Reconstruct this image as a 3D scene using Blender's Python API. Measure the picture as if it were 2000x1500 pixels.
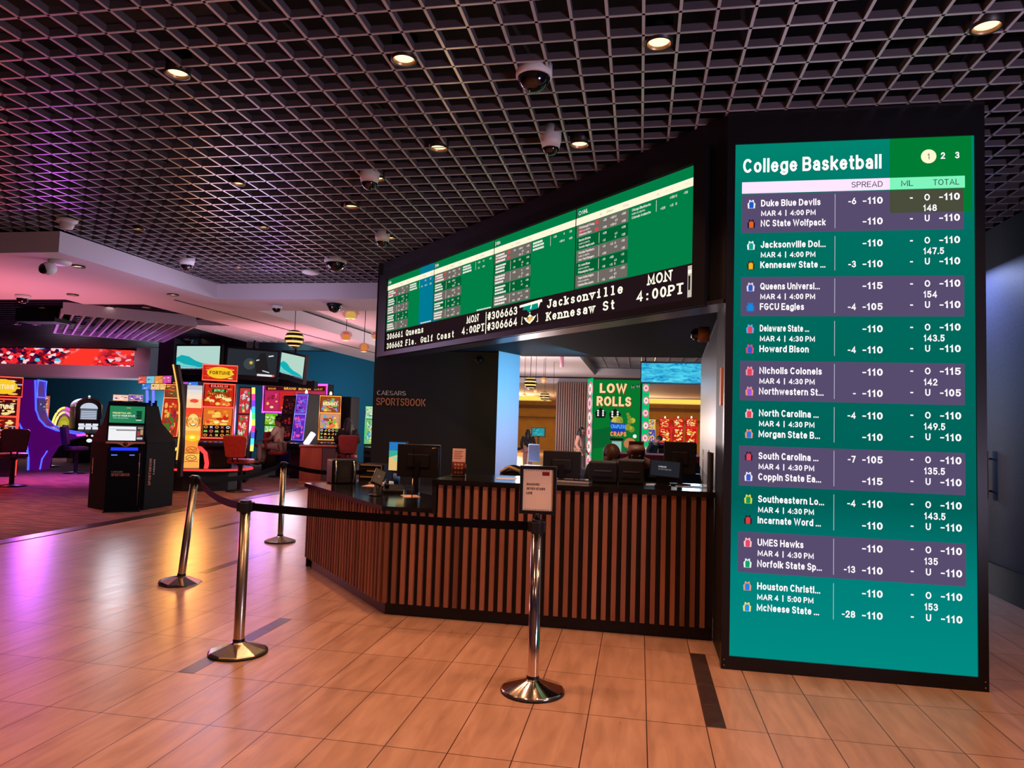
import bpy, math, random
from mathutils import Vector, Matrix
# ------------------------------------------------------------------ scene, camera, world, exposure
for _o in list(bpy.data.objects): bpy.data.objects.remove(_o)
SC = bpy.context.scene; COL = SC.collection
PI = math.pi; R = math.radians
YAW, PITCH, ROLL, FPX, EYE = -0.18037357, 0.05737404, 0.03040065, 1375.5, 1.5
_cy, _sy, _cp, _sp = math.cos(YAW), math.sin(YAW), math.cos(PITCH), math.sin(PITCH)
_f = Vector((_sy*_cp, _cy*_cp, _sp)); _r = Vector((_cy, -_sy, 0)); _u = _r.cross(_f)
_cr, _sr = math.cos(ROLL), math.sin(ROLL)
CX = _cr*_r + _sr*_u; CU = -_sr*_r + _cr*_u; CF = _f
cam = bpy.data.cameras.new('camera'); camo = bpy.data.objects.new('camera', cam); COL.objects.link(camo)
cam.sensor_width = 36.0; cam.lens = FPX/2000.0*36.0; cam.clip_start = .05; cam.clip_end = 200
camo.matrix_world = Matrix(((CX.x, CU.x, -CF.x, 0), (CX.y, CU.y, -CF.y, 0), (CX.z, CU.z, -CF.z, EYE), (0, 0, 0, 1)))
SC.camera = camo
w = bpy.data.worlds.new('world'); SC.world = w; w.use_nodes = True
w.node_tree.nodes['Background'].inputs[0].default_value = (.75, .6, .9, 1)
w.node_tree.nodes['Background'].inputs[1].default_value = 0.02
vs = SC.view_settings; vs.view_transform = 'Standard'; vs.look = 'None'; vs.gamma = 1.0; vs.exposure = 0.0; vs.use_curve_mapping = False
cy_ = SC.cycles; cy_.use_denoising = True; cy_.max_bounces = 6; cy_.diffuse_bounces = 3; cy_.glossy_bounces = 3
cy_.transmission_bounces = 4; cy_.transparent_max_bounces = 6; cy_.caustics_reflective = False; cy_.caustics_refractive = False
cy_.sample_clamp_indirect = 4.0

def at(u, v, y=None, z=None, x=None):
    """the point of the place where the sight line through (u, v) meets the plane y, z or x = const"""
    d = CX*((u-1000)/FPX) - CU*((v-750)/FPX) + CF
    t = y/d.y if y is not None else ((z-EYE)/d.z if z is not None else x/d.x)
    return Vector((0, 0, EYE)) + d*t

def lin(c):
    return tuple(((k/255/12.92) if k <= 10.3 else ((k/255+.055)/1.055)**2.4) for k in c)

# ------------------------------------------------------------------ lamps: unseen glows and washes added for casino, booth and hall light (warm ceiling downlights stay with their builder below)
def lamp(kind, name, loc, power, color, size=.1, rot=None, **kw):
    l = bpy.data.lights.new(name, kind); l.energy = power; l.color = color
    if kind == 'AREA': l.size = size
    else: l.shadow_soft_size = size
    for k, v in kw.items(): setattr(l, k, v)
    o = bpy.data.objects.new(name, l); COL.objects.link(o); o.location = loc
    if rot: o.rotation_euler = rot
    return o
def beam(name, p, q, power, color, size=.25, cone=70):
    d = Vector(q)-Vector(p); return lamp('SPOT', name, p, power, color, size, d.to_track_quat('-Z', 'Y').to_euler(), spot_size=R(cone), spot_blend=.9)
WARM = (1, .49, .26)
SPOT_W = 86.0
beam('slot_red_beam', (-13.9, 12.0, 1.7), (-5.8, 4.6, 0), 560, (1, .10, .14))
beam('slot_magenta_beam', (-12.6, 13.0, 1.3), (-5.5, 5.2, 0), 230, (.62, .12, 1))
beam('kiosk_screen_beam', (-7.5, 9.25, 1.25), (-4.2, 5.2, 0), 26, (.85, .88, 1), .2)
beam('slot_orange_beam', (-8.2, 11.9, 1.5), (-3.9, 5.4, 0), 110, (1, .42, .08), .3)
beam('slot_violet_beam', (-8.9, 15.6, 1.4), (-4.9, 8.0, 0), 100, (.6, .28, 1), .3)
beam('light_tube_beam', (-7.9, 15.2, 1.0), (-4.6, 8.6, 0), 35, (.9, .85, 1), .3)
lamp('SPOT', 'casino_red_glow', (-13.0, 11.6, 2.4), 420, (1, .06, .10), .3, (0, 0, 0), spot_size=R(110), spot_blend=.8)
lamp('SPOT', 'casino_purple_glow', (-12.4, 13.6, 2.2), 700, (.6, .12, .9), .3, (0, 0, 0), spot_size=R(110), spot_blend=.8)
lamp('SPOT', 'casino_rose_glow', (-9.5, 8.0, 2.9), 420, (1, .42, .34), .3, (0, 0, 0), spot_size=R(110), spot_blend=.8)
lamp('SPOT', 'casino_violet_fill', (-13.0, 14.0, .4), 320, (.6, .16, .9), .3, (PI, 0, 0), spot_size=R(100), spot_blend=.8)  # added unseen spot, turns the casino slats violet from below
lamp('SPOT', 'casino_pink_wash', (-9.8, 9.2, .3), 360, (1, .26, .36), .3, (PI, 0, 0), spot_size=R(95), spot_blend=.8)
lamp('SPOT', 'casino_pink_wash', (-7.6, 14.5, .3), 500, (1, .36, .44), .3, (PI, 0, 0), spot_size=R(80), spot_blend=.8)
lamp('POINT', 'casino_lilac_wash', (-5.4, 8.6, 2.6), 55, (.72, .6, 1), .5)
lamp('POINT', 'casino_rose_wash', (-7.6, 14.5, 1.6), 30, (1, .42, .5), .5)
lamp('SPOT', 'island_orange_glow', (-7.6, 11.6, 2.6), 220, (1, .42, .12), .3, (0, 0, 0), spot_size=R(100), spot_blend=.8)
lamp('POINT', 'casino_end_wash', (-17.5, 22.9, 1.6), 150, (.7, .9, .95), .5)
lamp('POINT', 'casino_teal_wash', (-11.0, 21.5, 2.2), 130, (.3, .75, 1), .6)
lamp('POINT', 'casino_far_wash', (-18.0, 19.5, 1.7), 150, (.8, .5, .8), .6)
lamp('POINT', 'hall_warm_wash', (0.5, 38.0, 1.6), 420, (1, .66, .34), .6)
lamp('POINT', 'hall_warm_wash', (-6.5, 36.0, 1.6), 420, (1, .66, .38), .6)
lamp('POINT', 'hall_white_wash', (-3.2, 17.5, 1.6), 380, (1, .84, .82), .6)
lamp('POINT', 'hall_white_wash', (-3.4, 23.5, 1.5), 150, (1, .84, .82), .6)
lamp('AREA', 'booth_blue_glow', (-.75, 8.62, 1.98), 30, (.08, .62, 1), .8, (0, R(90), R(-18)))  # unseen area lamps added to colour the booth jambs
lamp('AREA', 'booth_violet_glow', (-.75, 8.62, 1.35), 16, (.86, .68, 1), .7, (0, R(90), R(-18)))
lamp('AREA', 'booth_violet_glow', (.1, 7.4, 1.6), 4, (.55, .5, 1), .25, (0, R(-90), 0))
lamp('SPOT', 'booth_downlight', (-.1, 6.7, 2.38), 30, (1, .74, .55), .2, (0, 0, 0), spot_size=R(120), spot_blend=.7)
lamp('POINT', 'hall_blue_glow', (1.2, 16.6, 2.5), 190, (.25, .6, 1), .3)
lamp('POINT', 'booth_worktop_fill', (-2.05, 7.1, 1.75), 14, (1, .72, .38), .06)  # unseen warm lamp added to brighten the low counter items
lamp('AREA', 'side_hall_blue', (3.0, 7.8, 3.2), 30, (.45, .55, 1), .5)
lamp('AREA', 'lilac_ceiling_fill', (3.1, 1.6, .9), 130, (.78, .70, 1), 1.2, (0, R(146), 0))  # added unseen area lamp, tints the grid blades lilac

# ------------------------------------------------------------------ materials
_mats = {}
def mat(name, rgb, rough=.5, metal=0.0, emit=None, strength=1.0, coat=0.0, spec=.5, trans=0.0, ior=1.45, alpha=1.0):
    if name in _mats: return _mats[name]
    m = bpy.data.materials.new(name); m.use_nodes = True
    b = m.node_tree.nodes['Principled BSDF']
    b.inputs['Base Color'].default_value = (*lin(rgb), 1)
    b.inputs['Roughness'].default_value = rough; b.inputs['Metallic'].default_value = metal
    b.inputs['Coat Weight'].default_value = coat; b.inputs['Specular IOR Level'].default_value = spec
    b.inputs['Transmission Weight'].default_value = trans; b.inputs['IOR'].default_value = ior; b.inputs['Alpha'].default_value = alpha
    if emit:
        b.inputs['Emission Color'].default_value = (*lin(emit), 1); b.inputs['Emission Strength'].default_value = strength
    _mats[name] = m
    return m
def E(rgb, s=1.0):
    """self-lit material showing this colour (LED screens, lit signs, neon)"""
    k = 'lit_%d_%d_%d_%g' % (*rgb, s)
    if k in _mats: return _mats[k]
    m = bpy.data.materials.new(k); m.use_nodes = True; nt = m.node_tree
    for n in list(nt.nodes): nt.nodes.remove(n)
    o = nt.nodes.new('ShaderNodeOutputMaterial'); e = nt.nodes.new('ShaderNodeEmission')
    e.inputs[0].default_value = (*lin(rgb), 1); e.inputs[1].default_value = s
    nt.links.new(e.outputs[0], o.inputs[0]); m.cycles.emission_sampling = 'AUTO' if s > 1.5 else 'NONE'
    _mats[k] = m
    return m
def noisy(name, c1, c2, scale, rough=.5, metal=0.0, stretch=(1, 1, 1), bump=0.0, spec=.5, detail=4, lo=.35, hi=.65, coat=0.0):
    if name in _mats: return _mats[name]
    m = mat(name, c1, rough, metal, spec=spec, coat=coat); nt = m.node_tree; b = nt.nodes['Principled BSDF']
    tc = nt.nodes.new('ShaderNodeTexCoord'); mp = nt.nodes.new('ShaderNodeMapping'); mp.inputs['Scale'].default_value = stretch
    nz = nt.nodes.new('ShaderNodeTexNoise'); nz.inputs['Scale'].default_value = scale; nz.inputs['Detail'].default_value = detail
    cr = nt.nodes.new('ShaderNodeValToRGB'); e = cr.color_ramp.elements
    e[0].color = (*lin(c1), 1); e[1].color = (*lin(c2), 1); e[0].position = lo; e[1].position = hi
    nt.links.new(tc.outputs['Object'], mp.inputs[0]); nt.links.new(mp.outputs[0], nz.inputs['Vector'])
    nt.links.new(nz.outputs['Fac'], cr.inputs[0]); nt.links.new(cr.outputs[0], b.inputs['Base Color'])
    if bump:
        bp = nt.nodes.new('ShaderNodeBump'); bp.inputs['Strength'].default_value = bump; bp.inputs['Distance'].default_value = .01
        nt.links.new(nz.outputs['Fac'], bp.inputs['Height']); nt.links.new(bp.outputs[0], b.inputs['Normal'])
    return m

BLACK = mat('matt_black', (22, 21, 24), .55)
BLACKG = mat('gloss_black', (12, 12, 14), .14)
BLACKM = mat('black_metal', (30, 29, 33), .38, .4)
STEEL = noisy('brushed_steel', (176, 160, 140), (206, 190, 168), 60, .27, 1.0, (1, 1, .05))
CHROME = mat('chrome', (230, 212, 196), .12, 1.0)
WHITE = mat('white_plastic', (225, 222, 220), .4)
PLASTER = mat('white_plaster', (216, 208, 212), .75)
SILVER = mat('silver_panel', (170, 172, 186), .38, .35)
PAPER = mat('paper', (236, 214, 190), .7)
SMOKE = mat('smoked_dome', (14, 10, 18), .06, coat=.5)
RED_LEATHER = noisy('red_leather', (150, 42, 38), (170, 56, 48), 30, .42)
WOOD_RED = noisy('cherry_veneer', (150, 62, 36), (172, 80, 48), 6, .4, 0, (1, 1, .15))
SKIN = mat('skin', (176, 116, 90), .5); SKIN_D = mat('skin_brown', (128, 78, 56), .5)
HAIR = mat('dark_hair', (24, 18, 18), .5)
GLASS = mat('clear_acrylic', (245, 240, 235), .04, trans=1.0, ior=1.3)
GOLD = mat('polished_gold', (214, 170, 90), .18, 1.0)
COPPER = mat('copper_letters', (226, 146, 108), .45, .1)
CARPET_M = noisy('carpet', (138, 98, 86), (76, 58, 60), 5, .95, stretch=(.55, 2.4, 1), bump=.15, spec=.1, detail=6, lo=.3, hi=.7)
LAMPGLOW = E((255, 226, 168), 3.0)

# ------------------------------------------------------------------ mesh builder
# stroke lettering: width, then strokes of points x,y (x in widths, y in cap heights) and @arcs cx,cy,rx,ry,from,to
FONT = {'A': (.74, '0,0 .5,1 1,0;.2,.32 .8,.32'), 'B': (.64, '0,0 0,1 .6,1 @.6,.76,.36,.24,90,-90 0,.52;.6,.52 @.6,.26,.4,.26,90,-90 0,0'), 'C': (.7, '@.52,.5,.5,.5,48,312'),
 'D': (.68, '0,0 0,1 .4,1 @.4,.5,.6,.5,90,-90 0,0'), 'E': (.58, '1,1 0,1 0,0 1,0;0,.52 .88,.52'), 'F': (.56, '1,1 0,1 0,0;0,.5 .88,.5'), 'G': (.72, '@.5,.5,.5,.5,50,350 1,.47 .58,.47'),
 'H': (.7, '0,0 0,1;1,0 1,1;0,.5 1,.5'), 'I': (.16, '.5,0 .5,1'), 'J': (.54, '1,1 1,.3 @.5,.3,.5,.3,0,-170'), 'K': (.66, '0,0 0,1;1,1 .05,.42;.32,.6 1,0'), 'L': (.54, '0,1 0,0 1,0'),
 'M': (.86, '0,0 0,1 .5,.15 1,1 1,0'), 'N': (.7, '0,0 0,1 1,0 1,1'), 'O': (.76, '@.5,.5,.5,.5,0,360'), 'P': (.62, '0,0 0,1 .55,1 @.55,.73,.45,.27,90,-90 0,.46'), 'Q': (.76, '@.5,.5,.5,.5,0,360;.62,.25 1,-.05'),
 'R': (.64, '0,0 0,1 .55,1 @.55,.74,.43,.26,90,-90 0,.48;.5,.48 1,0'), 'S': (.62, '@.5,.75,.46,.25,25,270 @.5,.25,.5,.25,90,-155'), 'T': (.62, '0,1 1,1;.5,1 .5,0'), 'U': (.68, '0,1 0,.34 @.5,.34,.5,.34,180,360 1,1'),
 'V': (.7, '0,1 .5,0 1,1'), 'W': (1.0, '0,1 .25,0 .5,.95 .75,0 1,1'), 'X': (.68, '0,0 1,1;0,1 1,0'), 'Y': (.66, '0,1 .5,.46 1,1;.5,.46 .5,0'), 'Z': (.62, '0,1 1,1 0,0 1,0'),
 '0': (.57, '@.5,.5,.5,.5,0,360'), '1': (.36, '0,.76 .75,1 .75,0'), '2': (.6, '@.5,.7,.46,.3,170,-30 0,0 1,0'), '3': (.6, '@.47,.75,.42,.25,155,-90 @.47,.25,.5,.25,90,-155'), '4': (.64, '.78,0 .78,1 0,.26 1,.26'),
 '5': (.6, '.9,1 .14,1 .06,.52 @.48,.33,.5,.33,135,-150'), '6': (.62, '@.5,.31,.5,.31,0,360;.06,.45 .62,1'), '7': (.58, '0,1 1,1 .35,0'), '8': (.62, '@.5,.75,.42,.25,0,360;@.5,.26,.5,.26,0,360'), '9': (.62, '@.5,.69,.5,.31,0,360;.94,.55 .38,0'),
 'a': (.54, '@.5,.47,.45,.23,150,0 .95,0;.95,.4 .45,.4 @.42,.2,.42,.2,90,270 .6,0 .95,.18'), 'b': (.58, '0,0 0,1;@.5,.35,.5,.35,0,360'), 'c': (.54, '@.52,.35,.5,.35,48,312'), 'd': (.58, '1,0 1,1;@.5,.35,.5,.35,0,360'),
 'e': (.56, '0,.37 1,.37 @.5,.35,.5,.35,3,318'), 'f': (.36, '.35,0 .35,.8 @.75,.8,.4,.2,180,90 1,1;0,.68 .95,.68'), 'g': (.58, '@.5,.35,.5,.35,0,360;1,.7 1,-.08 @.5,-.08,.5,.2,0,-160'), 'h': (.55, '0,0 0,1;0,.42 @.5,.42,.5,.28,180,0 1,0'),
 'i': (.15, '.5,0 .5,.7;.5,.93 .5,.98'), 'j': (.22, '.8,.7 .8,-.1 @.3,-.1,.5,.16,0,-90;.8,.93 .8,.98'), 'k': (.54, '0,0 0,1;1,.7 .05,.26;.3,.44 1,0'), 'l': (.15, '.5,0 .5,1'),
 'm': (.86, '0,0 0,.7;0,.42 @.25,.42,.25,.28,180,0 .5,0;.5,.42 @.75,.42,.25,.28,180,0 1,0'), 'n': (.55, '0,0 0,.7;0,.42 @.5,.42,.5,.28,180,0 1,0'), 'o': (.58, '@.5,.35,.5,.35,0,360'), 'p': (.58, '0,-.28 0,.7;@.5,.35,.5,.35,0,360'),
 'q': (.58, '1,-.28 1,.7;@.5,.35,.5,.35,0,360'), 'r': (.36, '0,0 0,.7;0,.36 @.7,.36,.7,.34,180,90 1,.7'), 's': (.5, '@.5,.525,.44,.175,25,270 @.5,.175,.5,.175,90,-155'), 't': (.36, '.4,.95 .4,.18 @.75,.18,.35,.18,180,270 1,0;0,.68 1,.68'),
 'u': (.55, '0,.7 0,.28 @.5,.28,.5,.28,180,360 1,.7;1,.3 1,0'), 'v': (.55, '0,.7 .5,0 1,.7'), 'w': (.8, '0,.7 .25,0 .5,.66 .75,0 1,.7'), 'x': (.54, '0,0 1,.7;0,.7 1,0'), 'y': (.55, '0,.7 .52,0;1,.7 .4,-.2 .1,-.28'), 'z': (.5, '0,.7 1,.7 0,0 1,0'),
 '.': (.15, '.5,0 .5,.015'), ',': (.15, '.6,.05 .3,-.14'), ':': (.15, '.5,0 .5,.015;.5,.56 .5,.575'), '-': (.38, '0,.4 1,.4'), '|': (.12, '.5,-.1 .5,1.08'), '/': (.4, '0,-.08 1,1.05'), '#': (.66, '.3,0 .42,1;.68,0 .8,1;.05,.68 1,.68;0,.34 .95,.34'),
 '$': (.6, '@.5,.75,.46,.25,25,270 @.5,.25,.5,.25,90,-155;.5,-.12 .5,1.12'), '!': (.15, '.5,.3 .5,1;.5,0 .5,.015'), '+': (.56, '.5,.12 .5,.76;0,.44 1,.44')}
_txt = {}
def _strokes(ch):
    if ch not in _txt:
        w_, d = FONT.get(ch, FONT['-']); out = []
        for st in d.split(';'):
            pts = []
            for tok in st.split():
                if tok[0] == '@':
                    cx, cy, rx, ry, a0, a1 = map(float, tok[1:].split(',')); n = max(4, int(abs(a1-a0)/24))
                    pts += [(cx+rx*math.cos(R(a0+(a1-a0)*k/n)), cy+ry*math.sin(R(a0+(a1-a0)*k/n))) for k in range(n+1)]
                else: pts.append(tuple(map(float, tok.split(','))))
            out.append(pts)
        _txt[ch] = (w_, out)
    return _txt[ch]
def _strip(P, t):
    """outline of a thick polyline: left and right points with mitred joints, square ends"""
    P = [P[0]]+[p for a, p in zip(P, P[1:]) if math.hypot(p[0]-a[0], p[1]-a[1]) > 1e-5]
    closed = len(P) > 3 and math.hypot(P[0][0]-P[-1][0], P[0][1]-P[-1][1]) < 1e-4
    if closed: P = P[:-1]
    n = len(P); out = []
    def u(a, b): d = math.hypot(b[0]-a[0], b[1]-a[1]) or 1; return ((b[0]-a[0])/d, (b[1]-a[1])/d)
    for i, p in enumerate(P):
        a = u(P[i-1], p) if (i or closed) else None; b = u(p, P[(i+1) % n]) if (i < n-1 or closed) else None
        e = 0
        if a is None: a = b; e = -t/2
        if b is None: b = a; e = t/2
        nx, ny = -(a[1]+b[1]), a[0]+b[0]; l = math.hypot(nx, ny) or 1; nx, ny = nx/l, ny/l; k = t/2/max(nx*-a[1]+ny*a[0], .5)
        q = (p[0]+a[0]*e, p[1]+a[1]*e); out += [(q[0]+nx*k, q[1]+ny*k), (q[0]-nx*k, q[1]-ny*k)]
    return out, n, closed
def glyph_strips(ch, wt, slab=0.0):
    w_, st = _strokes(ch); res = []; ww = max(w_, wt)
    for s_ in st:
        P = [(wt/2+x*(ww-wt), wt/2+y*(1-wt)) for x, y in s_]; res.append(_strip(P, wt))
        if slab and ch not in '0123456789:.-#sSaceogGCOQ$t':
            for a, b in ((0, 1), (-1, -2)):
                if len(P) > 1 and abs(P[a][0]-P[b][0]) < .35*abs(P[a][1]-P[b][1]) and (P[a][1] < .1 or P[a][1] > .6) and abs(P[a][1]-P[b][1]) > .1: res.append(_strip([(P[a][0]-slab, P[a][1]), (P[a][0]+(0 if ch in 'lithkbdnmru' and P[a][1] > .5 else slab), P[a][1])], wt*.9))
        if slab and ch in '1' : res.append(_strip([(P[-1][0]-slab*1.5, wt/2), (P[-1][0]+slab*1.5, wt/2)], wt*.9))
    return ww, res

class G:
    def __init__(s): s.v = []; s.f = []; s.mi = []; s.sm = []; s.ms = []; s.M = Matrix.Identity(4); s.eps = 0
    def _m(s, m):
        if m not in s.ms: s.ms.append(m)
        return s.ms.index(m)
    def add(s, vs, fs, m, smooth=False):
        b = len(s.v); s.v += [s.M @ Vector(p) for p in vs]; i = s._m(m)
        for f in fs: s.f.append([b+k for k in f]); s.mi.append(i); s.sm.append(smooth)
        return s
    def box(s, x0, x1, y0, y1, z0, z1, m):
        v = [(x, y, z) for z in (z0, z1) for y in (y0, y1) for x in (x0, x1)]
        return s.add(v, [(0, 2, 3, 1), (4, 5, 7, 6), (0, 1, 5, 4), (2, 6, 7, 3), (0, 4, 6, 2), (1, 3, 7, 5)], m)
    def prism(s, pts, ax, a0, a1, m):
        """polygon pts extruded along axis: z (x,y), y (x,z), x (y,z)"""
        n = len(pts); k = {'z': lambda p, a: (p[0], p[1], a), 'y': lambda p, a: (p[0], a, p[1]), 'x': lambda p, a: (a, p[0], p[1])}[ax]
        v = [k(p, a0) for p in pts]+[k(p, a1) for p in pts]
        A = sum(pts[i][0]*pts[(i+1) % n][1]-pts[(i+1) % n][0]*pts[i][1] for i in range(n))
        flip = (A < 0) != (ax == 'y')
        fs = [tuple(range(n))[::-1], tuple(range(n, 2*n))]+[(i, (i+1) % n, n+(i+1) % n, n+i) for i in range(n)]
        return s.add(v, [f[::-1] for f in fs] if flip else fs, m)
    def lathe(s, prof, m, c=(0, 0, 0), seg=24, smooth=True):
        v = []; f = []; n = len(prof)
        for i in range(seg):
            a = 2*PI*i/seg
            for r, z in prof: v.append((c[0]+r*math.cos(a), c[1]+r*math.sin(a), c[2]+z))
        for i in range(seg):
            j = (i+1) % seg
            for k in range(n-1): f.append((i*n+k, j*n+k, j*n+k+1, i*n+k+1))
        return s.add(v, f, m, smooth)
    def tube(s, pts, r, m, seg=8, closed=False):
        pts = [Vector(p) for p in pts]; v = []; f = []; n = len(pts)
        for i, p in enumerate(pts):
            a = pts[i-1] if (i or closed) else p; b = pts[(i+1) % n] if (i < n-1 or closed) else p
            t = (b-a).normalized(); h = Vector((0, 0, 1)) if abs(t.z) < .9 else Vector((1, 0, 0))
            e1 = t.cross(h).normalized(); e2 = t.cross(e1); rr = r[i] if isinstance(r, (list, tuple)) else r
            for k in range(seg):
                q = 2*PI*k/seg; v.append(p+e1*rr*math.cos(q)+e2*rr*math.sin(q))
        for i in range(n if closed else n-1):
            j = (i+1) % n
            for k in range(seg): f.append((i*seg+k, i*seg+(k+1) % seg, j*seg+(k+1) % seg, j*seg+k))
        if not closed: f += [tuple(range(seg))[::-1], tuple(range((n-1)*seg, n*seg))]
        return s.add(v, f, m, True)
    def ball(s, c, r, m, sc=(1, 1, 1), seg=16, rings=10):
        p = [(math.sin(PI*k/rings), -math.cos(PI*k/rings)) for k in range(rings+1)]; v = []; f = []
        for i in range(seg):
            a = 2*PI*i/seg
            for q, z in p: v.append((c[0]+r*sc[0]*q*math.cos(a), c[1]+r*sc[1]*q*math.sin(a), c[2]+r*sc[2]*z))
        n = rings+1
        for i in range(seg):
            j = (i+1) % seg
            for k in range(rings): f.append((i*n+k, j*n+k, j*n+k+1, i*n+k+1))
        return s.add(v, f, m, True)
    def band(s, pts, hgt, th, m):
        """upright strip through pts (belts, ribbons)"""
        pts = [Vector(p) for p in pts]; v = []; f = []
        for i, p in enumerate(pts):
            t = (pts[min(i+1, len(pts)-1)]-pts[max(i-1, 0)]); n = Vector((-t.y, t.x, 0)).normalized()*th/2
            for q in (p+n, p-n): v += [q-Vector((0, 0, hgt/2)), q+Vector((0, 0, hgt/2))]
        for i in range(len(pts)-1):
            a, b = 4*i, 4*i+4
            f += [(a, b, b+1, a+1), (a+3, b+3, b+2, a+2), (a+1, b+1, b+3, a+3), (a+2, b+2, b, a)]
        e = 4*(len(pts)-1); f += [(0, 1, 3, 2), (e, e+2, e+3, e+1)]
        return s.add(v, f, m)
    # ---- flat artwork on a screen or sign: frame (o, ux, uz) in metres
    def frame(s, o, ux=(1, 0, 0), uz=(0, 0, 1), step=.0006):
        s.o = Vector(o); s.ux = Vector(ux).normalized(); s.uz = Vector(uz).normalized(); s.n = s.ux.cross(s.uz); s.eps = 0; s.step = step
        return s
    def _p(s, x, z): return s.o+s.ux*x+s.uz*z+s.n*s.eps
    def lift(s): s.eps += s.step
    def rect(s, x0, z0, x1, z1, m):
        return s.add([s._p(x0, z0), s._p(x1, z0), s._p(x1, z1), s._p(x0, z1)], [(0, 1, 2, 3)], m)
    def disc(s, x, z, r, m, rz=None, seg=18):
        rz = rz or r
        return s.add([s._p(x+r*math.cos(2*PI*k/seg), z+rz*math.sin(2*PI*k/seg)) for k in range(seg)], [tuple(range(seg))], m)
    def ring(s, x, z, r, t, m, rz=None, seg=20):
        rz = rz or r; v = []
        for k in range(seg):
            a = 2*PI*k/seg
            v += [s._p(x+r*math.cos(a), z+rz*math.sin(a)), s._p(x+(r-t)*math.cos(a), z+(rz-t)*math.sin(a))]
        return s.add(v, [(2*k, 2*((k+1) % seg), 2*((k+1) % seg)+1, 2*k+1) for k in range(seg)], m)
    def poly(s, pts, m): return s.add([s._p(*p) for p in pts], [tuple(range(len(pts)))], m)
    def line(s, pts, t, m):
        for (x0, z0), (x1, z1) in zip(pts, pts[1:]):
            d = math.hypot(x1-x0, z1-z0) or 1; nx, nz = -(z1-z0)/d*t/2, (x1-x0)/d*t/2
            s.add([s._p(x0-nx, z0-nz), s._p(x1-nx, z1-nz), s._p(x1+nx, z1+nz), s._p(x0+nx, z0+nz)], [(0, 1, 2, 3)], m)
        return s
    def _glyph(s, ch, x, z, kx, k, wt, m, slab=0.0, depth=0.0):
        ww, res = glyph_strips(ch, wt, slab)
        for P, n, closed in res:
            v = [s._p(x+p[0]*kx, z+p[1]*k) for p in P]; f = []
            for i in range(n if closed else n-1): j = (i+1) % n; f.append((2*i, 2*i+1, 2*j+1, 2*j))
            if depth:
                e = s.eps; s.eps -= depth; v += [s._p(x+p[0]*kx, z+p[1]*k) for p in P]; s.eps = e; o = 2*n
                for i in range(n if closed else n-1): j = (i+1) % n; f += [(2*j, 2*j+o, 2*i+o, 2*i), (2*i+1, 2*i+1+o, 2*j+1+o, 2*j+1)]
            s.add(v, f, m)
        return ww
    def text(s, t, x, z, cap, m, al='l', bold=.03, w=None, depth=0.0):
        wt = .115+bold*2.0; gap = .115; W = sum((.26 if c == ' ' else max(_strokes(c)[0], wt)+gap) for c in t)-gap
        kx = cap if w is None else w/W; ox = x-{'l': 0, 'r': W*kx, 'c': W*kx/2}[al]
        for c in t:
            if c == ' ': ox += .26*kx; continue
            ox += (s._glyph(c, ox, z, kx, cap, wt, m, 0, depth)+gap)*kx
        return s
    def mono(s, t, x, z, cap, pitch, m, bold=.03):
        wt = .17
        for i, ch in enumerate(t):
            if ch == ' ': continue
            ww = max(_strokes(ch)[0], wt); kx = min(cap*1.4, pitch*.86/max(ww+.04, .5))
            s._glyph(ch, x+pitch*(i+.5)-ww*kx/2, z, kx, cap, wt, m, .13)
        return s
    def build(s, name, parent=None, bevel=0.0, seg=2, label=None, subsurf=0):
        me = bpy.data.meshes.new(name); me.from_pydata([tuple(p) for p in s.v], [], s.f)
        for m in s.ms: me.materials.append(m)
        me.polygons.foreach_set('material_index', s.mi); me.polygons.foreach_set('use_smooth', s.sm); me.update()
        o = bpy.data.objects.new(name, me); COL.objects.link(o)
        if parent is not None: o.parent = parent
        if bevel:
            b = o.modifiers.new('edge', 'BEVEL'); b.width = bevel; b.segments = seg; b.limit_method = 'ANGLE'; b.angle_limit = R(40)
        if subsurf:
            b = o.modifiers.new('smooth', 'SUBSURF'); b.levels = subsurf; b.render_levels = subsurf
        if label: o['label'] = label
        return o

def tag(o, label, cat, group=None, kind=None):
    o['label'] = label; o['category'] = cat
    if group: o['group'] = group
    if kind: o['kind'] = kind
    return o
def thing(name, label, cat, loc=(0, 0, 0), yaw=0.0, group=None):
    o = bpy.data.objects.new(name, None); COL.objects.link(o); o.empty_display_size = .05
    o.location = loc; o.rotation_euler = (0, 0, yaw)
    return tag(o, label, cat, group)
def struct(o): o['kind'] = 'structure'; return o
def copy_tree(o, parent=None):
    c = o.copy(); COL.objects.link(c)
    if parent is not None: c.parent = parent
    for ch in list(o.children): copy_tree(ch, c)
    return c
def facing(x, y): return math.atan2(-x, y)
def frontm(loc, yaw): return Matrix.Translation(Vector(loc)) @ Matrix.Rotation(yaw, 4, 'Z')
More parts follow.
